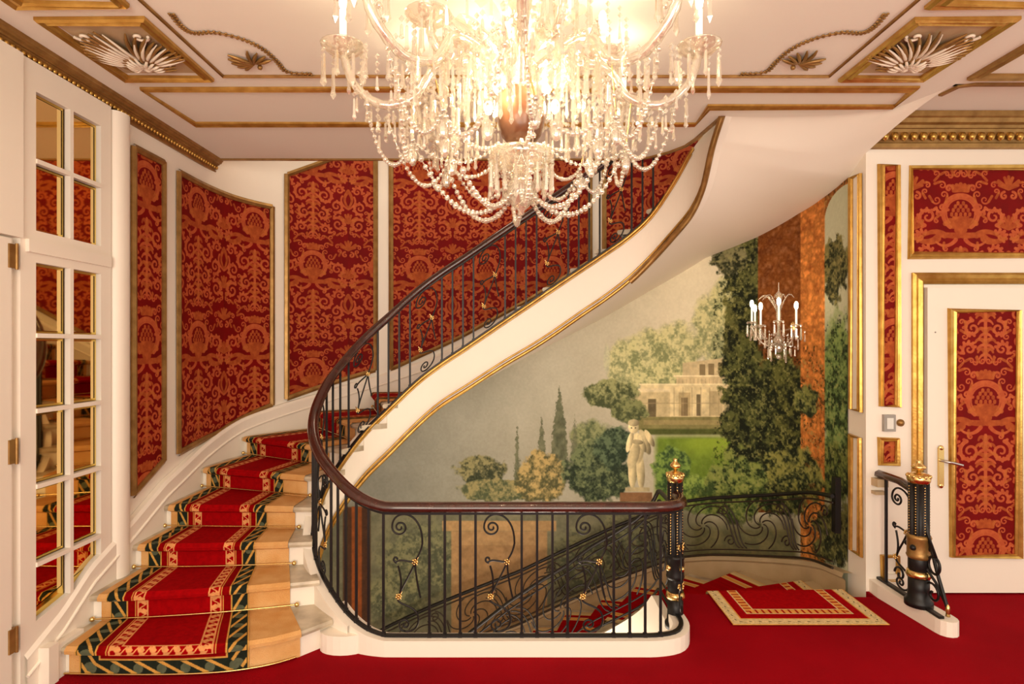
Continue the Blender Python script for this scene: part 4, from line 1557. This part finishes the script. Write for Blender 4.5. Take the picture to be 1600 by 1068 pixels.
# ------------------------------------------------------------------ cornices
def cornice(p0, p1, inward, name, top, s=1.0, ext=0):
    """run of stepped cornice with egg-and-dart; inward: unit vector from the wall"""
    a, b = Vector(p0), Vector(p1)
    n = Vector(inward)
    L = (b - a).length
    t = (b - a) / L
    prof = [(0, -.115), (.014, -.112), (.018, -.098), (.010, -.094), (.032, -.060), (.036, -.050), (.046, -.050), (.050, -.040), (.066, -.036), (.072, -.022), (.080, -.018), (.084, 0), (0, 0)]
    m = MB()
    m.grid([[tuple(q + n * (u * s) + Vector((0, 0, top + v * s))) for u, v in prof] for q in (a, b)], smooth=False, close=True)
    o = tag(m.build(name, GOLDD), kind='structure')
    m = MB()
    k = int(L / (.036 * s))
    for i in range(k):
        c = a + t * ((i + .5) * L / k) + n * (.030 * s) + Vector((0, 0, top - .076 * s))
        m.ball(tuple(c), .0145 * s, 6, 4, 1, 1, 1.2)
    m.build('egg_moulding', GOLD, o)
    return o


cornice((XL, -.5, 0), (XL, 4.47, 0), (1, 0, 0), 'trim_8', HC, .85)
cornice((2.34, 3.85, 0), (5.0, 3.85, 0), (0, -1, 0), 'trim_9', HC + .073, 1.75)

# ------------------------------------------------------------------ gilt ceiling frames
def cframe(pts, w, d, name, mt=GOLD, closed=True):
    m = MB()
    prof = [(-w / 2, 0), (-w / 2, d * .6), (-w * .3, d), (-w * .08, d * .55), (w * .12, d * .6), (w * .32, d), (w / 2, d * .6), (w / 2, 0)]
    m.sweep([(x, y, HC) for x, y in pts], prof, up=(0, 0, -1), closed=closed)
    return tag(m.build(name, mt), kind='structure')


cframe([px_ceiling(*p) for p in ((222, 138), (306, 193), (1086, 193), (1108, 166), (1396, 165), (1428, 138))], .038, .018, 'trim_10')
rects = [(-2.09, -1.65, 2.54, 3.09), (1.77, 2.18, 2.54, 3.09), (-2.09, -1.65, .9, 2.42), (1.77, 2.18, .9, 2.42), (2.45, 3.6, 1.6, 3.07)]
for i_, (xa, xb, ya_, yb_) in enumerate(rects):
    cframe([(xa, ya_), (xb, ya_), (xb, yb_), (xa, yb_)], .046, .024, f'trim_{11 + i_}', GOLD if i_ not in (4,) else GOLDD)
cframe([(-1.56, .6), (-1.56, 3.07), (1.67, 3.07), (1.67, .6)], .014, .012, 'trim_16', GOLDD)
m = MB(); m.sweep([(x, y, HC) for x, y in [(-2.3, 4.44), (.9, 4.44), (1.02, 4.39), (1.14, 4.27), (1.22, 4.14), (1.25, 4.0), (1.27, 3.8), (1.29, 3.62)]], [(-.012, -.0), (-.012, .012), (.012, .012), (.012, 0)], up=(0, 0, -1))
tag(m.build('trim_17', GOLDD), kind='structure')
m = MB(); m.sweep([(2.43, 3.3, HC), (2.45, 3.19, HC), (2.52, 3.165, HC), (5, 3.165, HC)], [(-.012, 0), (-.012, .012), (.012, .012), (.012, 0)], up=(0, 0, -1))
tag(m.build('trim_18', GOLDD), kind='structure')


def tuft(m, x, y, r, ang, spread, n, w=.016, dz=.03):
    """fan of curled leaves on the ceiling"""
    for k in range(n):
        a = ang + (k / (n - 1) - .5) * spread
        L = r * (1 - .45 * abs(k / (n - 1) - .5))
        pts = []
        for t in np.linspace(0, 1, 7):
            aa = a + .16 * t * t * (1 if k > n / 2 else -1)
            pts.append((x + L * t * math.cos(aa), y + L * t * math.sin(aa), HC - .006 - dz * math.sin(t * PI) - .012 * t))
        m.tube(pts, w, 6, scale=[.5, .8, 1, 1.1, 1, .75, .35])


def acanthus(x, y, label, name='ceiling_ornament'):
    root = empty(name, (x, y, HC), label, 'ornament', 'acanthus ornaments in the ceiling corners')
    m = MB(); m.box(x - .185, x + .185, y - .235, y + .235, HC - .003, HC + .001); m.build('backing', TAN, root)
    m = MB()
    tuft(m, x, y + .12, .31, -PI / 2, 2.3, 19, .012, .014)
    tuft(m, x, y + .12, .17, -PI / 2, 3.6, 15, .010, .022)
    m.build('leaves', GOLDD, root)
    m = MB()
    tuft(m, x, y + .12, .29, -PI / 2, 2.4, 16, .007, .026)
    tuft(m, x, y + .12, .13, -PI / 2, 3.4, 12, .007, .036)
    for sx in (-1, 1):
        m.tube([(x + sx * (.02 + .15 * t), y + .16 - .06 * t + .03 * math.sin(t * 5), HC - .02) for t in np.linspace(0, 1, 10)], .008, 6)
        m.tube([(x + sx * (.13 + (.04 - .006 * a) * math.cos(a)), y - .14 + (.04 - .006 * a) * math.sin(a), HC - .015) for a in np.linspace(0, 6, 20)], .007, 6)
    m.build('leaf_edges', CREAMR, root)
    m = MB(); tuft(m, x, y + .12, .075, -PI / 2, 2.4, 7, .010, .03); m.ball((x, y + .13, HC - .02), .03, 10, 6)
    m.build('shell', CREAMR, root)


acanthus(-1.87, 2.80, 'gilt acanthus relief inside the left corner frame of the ceiling')
acanthus(1.975, 2.80, 'gilt acanthus relief inside the right corner frame of the ceiling')
for sx, cx_, lab in ((1, 0, 'left'), (-1, .11, 'right')):
    def mx(x): return x if sx == 1 else .11 - x
    root = empty('ceiling_garland', (mx(-1.25), 2.75, HC), f'thin gilt leaf garland curving over the ceiling on the {lab} of the chandelier', 'garland', 'gilt garlands on the ceiling')
    m = MB()
    pts = [px_ceiling(*q) for q in ((268, 20), (284, 40), (303, 50), (335, 49), (380, 60), (412, 76), (433, 95), (449, 111), (486, 114))]
    c = catmull(pts, 5)
    m.tube([(mx(x), y, HC - .006) for x, y in c], .004, 5)
    for i, (x, y) in enumerate(c):
        for s_ in (-1, 1):
            d_ = c[min(i + 1, len(c) - 1)] - c[max(i - 1, 0)]
            d_ = d_ / (np.hypot(*d_) + 1e-9)
            p = (mx(x + s_ * -d_[1] * .009), y + s_ * d_[0] * .009, HC - .006)
            m.ball(p, .008, 5, 4, 1, 1, .5)
    m.build('garland_stem', GOLDD, root)
    root = empty('ceiling_palmette', (mx(-1.34), 2.93, HC), f'small dark gilt palmette on the ceiling at the {lab} corner of the thin border', 'ornament', 'palmettes on the ceiling')
    m = MB()
    an = math.radians(60 if sx == 1 else 120)
    for k in range(9):
        a = an + (k - 4) * .36 + PI
        L = .13 * (1 - .05 * abs(k - 4))
        bx, by = mx(-1.34) + .03 * math.cos(an), 2.90 + .03 * math.sin(an)
        m.tube([(bx + L * t * math.cos(a + .3 * t * (1 if k > 4 else -1)), by + L * t * math.sin(a + .3 * t * (1 if k > 4 else -1)), HC - .008 - .008 * math.sin(t * PI)) for t in np.linspace(0, 1, 6)], .009, 5, scale=[.5, .8, 1, 1.2, 1, .5])
    m.ball((mx(-1.34) + .05 * math.cos(an), 2.90 + .07 * math.sin(an), HC - .01), .014, 6, 4)
    m.build('leaves', GOLDD, root)

# ------------------------------------------------------------------ crystal chandelier
CXH, CYH = .02, 2.2


def prism(m, x, y, z, L, w=.010, beads=1):
    """faceted drop hanging from (x,y,z)"""
    zz = z
    for b in range(beads):
        c = (x, y, zz - .010)
        m.add([(c[0], c[1], c[2] + .011), (c[0] + .009, c[1], c[2]), (c[0], c[1] + .009, c[2]), (c[0] - .009, c[1], c[2]), (c[0], c[1] - .009, c[2]), (c[0], c[1], c[2] - .011)],
              [(0, 2, 1), (0, 3, 2), (0, 4, 3), (0, 1, 4), (5, 1, 2), (5, 2, 3), (5, 3, 4), (5, 4, 1)])
        zz -= .024
    a = random.random() * PI
    rr = [(0, 0), (w * .6, -.006), (w * .75, -L * .72), (w * 1.15, -L * .86), (0, -L)]
    rows = [[(x + r * math.cos(a + k * PI / 2), y + r * math.sin(a + k * PI / 2), zz + d_) for k in range(4)] for r, d_ in rr]
    m.grid(rows, smooth=False, close=True)


def bead(m, c, r):
    m.ball(c, r, 6, 4)


def swag(m, p, q, sag, n, r):
    m.tube([(p[0] + (q[0] - p[0]) * t, p[1] + (q[1] - p[1]) * t, p[2] + (q[2] - p[2]) * t - sag * 4 * t * (1 - t)) for t in np.linspace(0, 1, n + 1)], .0018, 4)
    for i in range(n + 1):
        t = i / n
        bead(m, (p[0] + (q[0] - p[0]) * t, p[1] + (q[1] - p[1]) * t, p[2] + (q[2] - p[2]) * t - sag * 4 * t * (1 - t)), r * (1 if i % 4 else 1.25))


def chandelier():
    root = empty('chandelier', (CXH, CYH, HC), 'huge crystal chandelier with glass arms, candles and bead swags in front of the stairs', 'chandelier')
    c = (CXH, CYH, 0)
    # stem
    def lp(name, prof, mt, n=20):
        m = MB(); m.lathe(c, prof, n); return m.build(name, mt, root)
    lp('ceiling_rose', [(0, HC), (.12, HC), (.10, HC - .03), (.03, HC - .05), (0, HC - .05)], BRASS)
    lp('stem', [(.012, HC - .04), (.012, 2.98), (.05, 2.95), (.07, 2.90), (.04, 2.85), (.02, 2.82), (.03, 2.76), (.06, 2.72), (.085, 2.66), (.05, 2.62)], GLASS)
    lp('vase', [(.03, 2.63), (.085, 2.60), (.095, 2.55), (.092, 2.50), (.075, 2.44), (.045, 2.405), (.02, 2.40)], AMBER)
    lp('receiver_bowl', [(.02, 2.40), (.06, 2.395), (.115, 2.38), (.125, 2.355), (.105, 2.335), (.04, 2.31), (.02, 2.29)], GLASS, 28)
    lp('finial_ball', [(0, 2.30), (.03, 2.29), (.052, 2.26), (.058, 2.23), (.05, 2.195), (.03, 2.17), (.012, 2.155), (.012, 2.14), (0, 2.135)], CRYSTAL, 12)
    # fan of cut leaves round the hub
    for k in range(22):
        a = 2 * PI * k / 22
        m = MB(); rows = []
        for t in np.linspace(0, 1, 7):
            r_ = .05 + t * .27
            z_ = 2.66 + .10 * math.sin(t * 1.7) + .03 * (k % 2)
            w_ = .026 * math.sin(min(t * 1.35 + .25, PI * .92)) + .002
            rows.append([(CXH + r_ * math.cos(a) + sgn * w_ * -math.sin(a), CYH + r_ * math.sin(a) + sgn * w_ * math.cos(a), z_ + (.012 if sgn == 0 else 0)) for sgn in (-1, 0, 1)])
        m.grid(rows, smooth=False); m.build('glass_leaf', GLASS, root)
    # arms
    tips = []
    def arm(a, rt, zt, dip, r_in, z_in, nm='arm', cand=.20, npr=8):
        ca, sa = math.cos(a), math.sin(a)
        P_ = lambda r_, z_: (CXH + r_ * ca, CYH + r_ * sa, z_)
        prof = catmull([(r_in, z_in), (r_in + .12, z_in + .10), (rt * .48, zt - .06), (rt * .60, zt - dip * .85), (rt * .78, zt - dip), (rt * .94, zt - dip * .6), (rt, zt)], 6)
        m = MB()
        sc = [1 + .18 * (i % 2) for i in range(len(prof))]
        m.tube([P_(r_, z_) for r_, z_ in prof], .0155, 6, scale=sc)
        A = m.build(nm, CRYSTAL, root)
        x, y, z = P_(rt, zt)
        m = MB(); m.lathe((x, y, z), [(.010, -.02), (.03, -.012), (.062, .004), (.082, .022), (.085, .026), (.06, .012), (.02, .006)], 16); m.build('drip_pan', GLASS, A)
        m = MB(); m.lathe((x, y, z), [(.014, .0), (.026, .03), (.022, .05), (.012, .05)], 10); m.build('candle_cup', CRYSTAL, A)
        m = MB(); m.lathe((x, y, z), [(.0135, .03), (.0135, .03 + cand), (0, .035 + cand)], 10); m.build('candle', CANDLE, A)
        m = MB(); m.ball((x, y, z + .065 + cand), .016, 8, 6, 1, 1, 2.2); m.build('flame', FLAME, A)
        for k in range(npr):
            b = 2 * PI * k / npr + a
            m = MB()
            prism(m, x + .078 * math.cos(b), y + .078 * math.sin(b), z + .020, .10 + .03 * (k % 2), .010, 2)
            m.build('prism', CRYSTAL, A)
        tips.append((x, y, z, cand))
        return A
    ARM_A = [k * PI / 4 for k in range(8)]
    for a in ARM_A:
        arm(a, .68, 2.76, .20, .07, 2.60, cand=.13)
    st_low = list(tips)
    for k in range(4):
        arm(k * PI / 2 + PI / 8, .36, 2.80, .12, .05, 2.70, 'upper_arm', .10, 6)
    # extra strings of small drops below the arms (uncountable glitter)
    mx_ = MB()
    for k, a in enumerate(ARM_A):
        for r_ in np.linspace(.16, .62, 12):
            zz = 2.76 - .06 - (.14 * math.sin(min(1, r_ / .68) * PI * .9) if r_ > .3 else -.02)
            for q in range(3):
                aa = a + random.uniform(-.2, .2)
                prism(mx_, CXH + r_ * math.cos(aa), CYH + r_ * math.sin(aa), zz - random.uniform(0, .06), random.uniform(.04, .09), .008, random.choice([1, 2, 3]))
    for ring, (r_, z_, n_, L_) in enumerate([(.12, 2.37, 18, .12), (.30, 2.73, 26, .12), (.22, 2.72, 22, .14), (.40, 2.80, 30, .10), (.09, 2.32, 12, .07), (.34, 2.62, 30, .10), (.26, 2.56, 24, .12), (.47, 2.66, 34, .09)]):
        for k in range(n_):
            a = 2 * PI * k / n_ + ring
            prism(mx_, CXH + r_ * math.cos(a), CYH + r_ * math.sin(a), z_ + random.uniform(-.01, .02), L_, .009, 2)
    tag(mx_.build('drop_prisms', CRYSTAL, root), kind='stuff')
    # bead swags
    for k, a in enumerate(ARM_A):
        x, y = CXH + .66 * math.cos(a), CYH + .66 * math.sin(a)
        a2 = a + PI / 4
        x2, y2 = CXH + .66 * math.cos(a2), CYH + .66 * math.sin(a2)
        mr = lambda r_, b, z_: (CXH + r_ * math.cos(b), CYH + r_ * math.sin(b), z_)
        for (p, q, sg, n_, br) in ((mr(.055, a, 2.21), mr(.41, a + .1, 2.41), .15, 22, .0105), (mr(.41, a + .1, 2.41), mr(.62, a, 2.68), .20, 24, .0085),
                                   (mr(.41, a + .1, 2.41), mr(.52, a2 - .1, 2.52), .16, 20, .009), (mr(.12, a, 2.38), mr(.41, a + .1, 2.41), .06, 16, .008), (mr(.12, a, 2.34), mr(.12, a2, 2.34), .07, 8, .006), (mr(.36, a, 2.74), mr(.36, a2, 2.74), .08, 16, .006)):
            m = MB(); swag(m, p, q, sg, n_, br); m.build('bead_swag', CRYSTAL, root)
        m = MB(); p = mr(.41, a + .1, 2.42); m.ball((p[0], p[1], p[2] - .07), .02, 8, 5, 1, .5, 1.7); prism(m, p[0], p[1], p[2], .06, .012, 2)
        m.build('pendant', CRYSTAL, root)
        m = MB(); m.tube([mr(.41, a + .1, 2.41), mr(.42, a, 2.57)], .003, 5); m.build('wire_hook', BRASS, root)
    # big pendant almonds
    for k in range(8):
        a = k * PI / 4 + PI / 8
        m = MB(); m.ball((CXH + .30 * math.cos(a), CYH + .30 * math.sin(a), 2.36), .028, 8, 6, .8, .5, 1.35); prism(m, CXH + .30 * math.cos(a), CYH + .30 * math.sin(a), 2.50, .06, .009, 3)
        m.build('almond_drop', CRYSTAL, root)
    for a in (.45, 2.6, 4.1, 5.3):
        p = (CXH + .15 * math.cos(a), CYH + .15 * math.sin(a), 2.58)
        m = MB(); m.ball(p, .018, 8, 6, 1, 1, 1.6); m.build('inner_bulb', FLAME, root)
        light('inner_bulb_light', 'POINT', p, 7.5, (1, .80, .52), size=.03)
    for i, (x, y, z, cd) in enumerate(tips):
        light('candle_light', 'POINT', (x, y, z + .065 + cd), CH_POWER, (1, .80, .55), size=.03).parent = None
    return root


CH_POWER = 1.5
chandelier()

# ------------------------------------------------------------------ wall sconce in front of the mural
def sconce():
    s = O.at_px(1240, 0, O.near(0, 5.6))
    x, y, _ = wp(s, 0, .17)
    wx, wy, _ = wp(s, 0, .0)
    zc = EYE + (CY - 512) / F * y
    root = empty('wall_sconce', (wx, wy, zc), 'small crystal wall sconce with lit candles against the marble pillar of the mural', 'sconce')
    m = MB(); m.ball((wx, wy - .0, zc), .05, 12, 8, .6, .6, 1.2); m.build('back_plate', BRASS, root)
    m = MB(); m.tube([(wx, wy, zc), (x, y, zc - .03)], .008, 6); m.lathe((x, y, zc), [(0, -.20), (.02, -.19), (.035, -.16), (.015, -.13), (.05, -.10), (.02, -.06), (.012, .0), (.02, .10), (.012, .2), (.025, .27), (0, .30)], 12)
    m.build('stem', CRYSTAL, root)
    n = wp(s, 0, 1.0)
    base = math.atan2(n[1] - wy, n[0] - wx)
    for k, a in enumerate((-1.35, -.7, 0, .7, 1.35)):
        b = base + a
        r_ = .20
        ex, ey = x + r_ * math.cos(b), y + r_ * math.sin(b)
        zt = zc + .02 + .03 * (k % 2)
        m = MB(); m.tube([(x + r_ * t * math.cos(b), y + r_ * t * math.sin(b), zc - .10 - .07 * math.sin(t * PI * .9) + (zt - zc + .08) * t * t) for t in np.linspace(0, 1, 9)], .007, 6)
        A = m.build('arm', CRYSTAL, root)
        m = MB(); m.lathe((ex, ey, zt - .01), [(.006, -.01), (.035, .005), (.04, .012), (.01, .006)], 10); m.build('drip_pan', GLASS, A)
        m = MB(); m.lathe((ex, ey, zt), [(.008, 0), (.008, .12), (0, .12)], 8); m.build('candle', CANDLE, A)
        m = MB(); m.ball((ex, ey, zt + .145), .016, 8, 6, 1, 1, 2); m.build('flame', FLAME, A)
        for q in range(8):
            m = MB(); prism(m, ex + .037 * math.cos(q * PI / 3), ey + .037 * math.sin(q * PI / 3), zt, .10, .008, 1); m.build('prism', CRYSTAL, A)
        light('sconce_light', 'POINT', (ex, ey, zt + .15), 2.2, (1, .72, .42), size=.015)
        m = MB(); swag(m, (ex, ey, zt - .02), (x, y, zc - .12), .05, 12, .005); m.build('bead_swag', CRYSTAL, root)
    m = MB(); m.ball((x, y, zc - .23), .022, 8, 6); m.build('finial_ball', CRYSTAL, root)
    m = MB()
    for k in range(26):
        a = random.uniform(0, 2 * PI); r_ = random.uniform(.05, .19)
        prism(m, x + r_ * math.cos(a), y + r_ * math.sin(a), zc - .02 - .08 * (r_ < .12) - random.uniform(0, .05), random.uniform(.05, .10), .008, random.choice([1, 2]))
    tag(m.build('drop_prisms', CRYSTAL, root), kind='stuff')
    for k in range(7):
        a = base - 1.5 + k * .5
        m = MB(); m.tube([(x + .15 * t * math.cos(a), y + .15 * t * math.sin(a), zc + .10 + .16 * math.sin(t * 2.2)) for t in np.linspace(0, 1, 7)], .006, 5, scale=[1, 1.1, 1.2, 1.1, 1, .8, .5]); m.build('glass_spray', CRYSTAL, root)
    m = MB(); m.tube([(x, y, zc + .2), (x, y, zc + .36)], .007, 6, scale=[1.4, .4]); m.build('spire', CRYSTAL, root)


sconce()
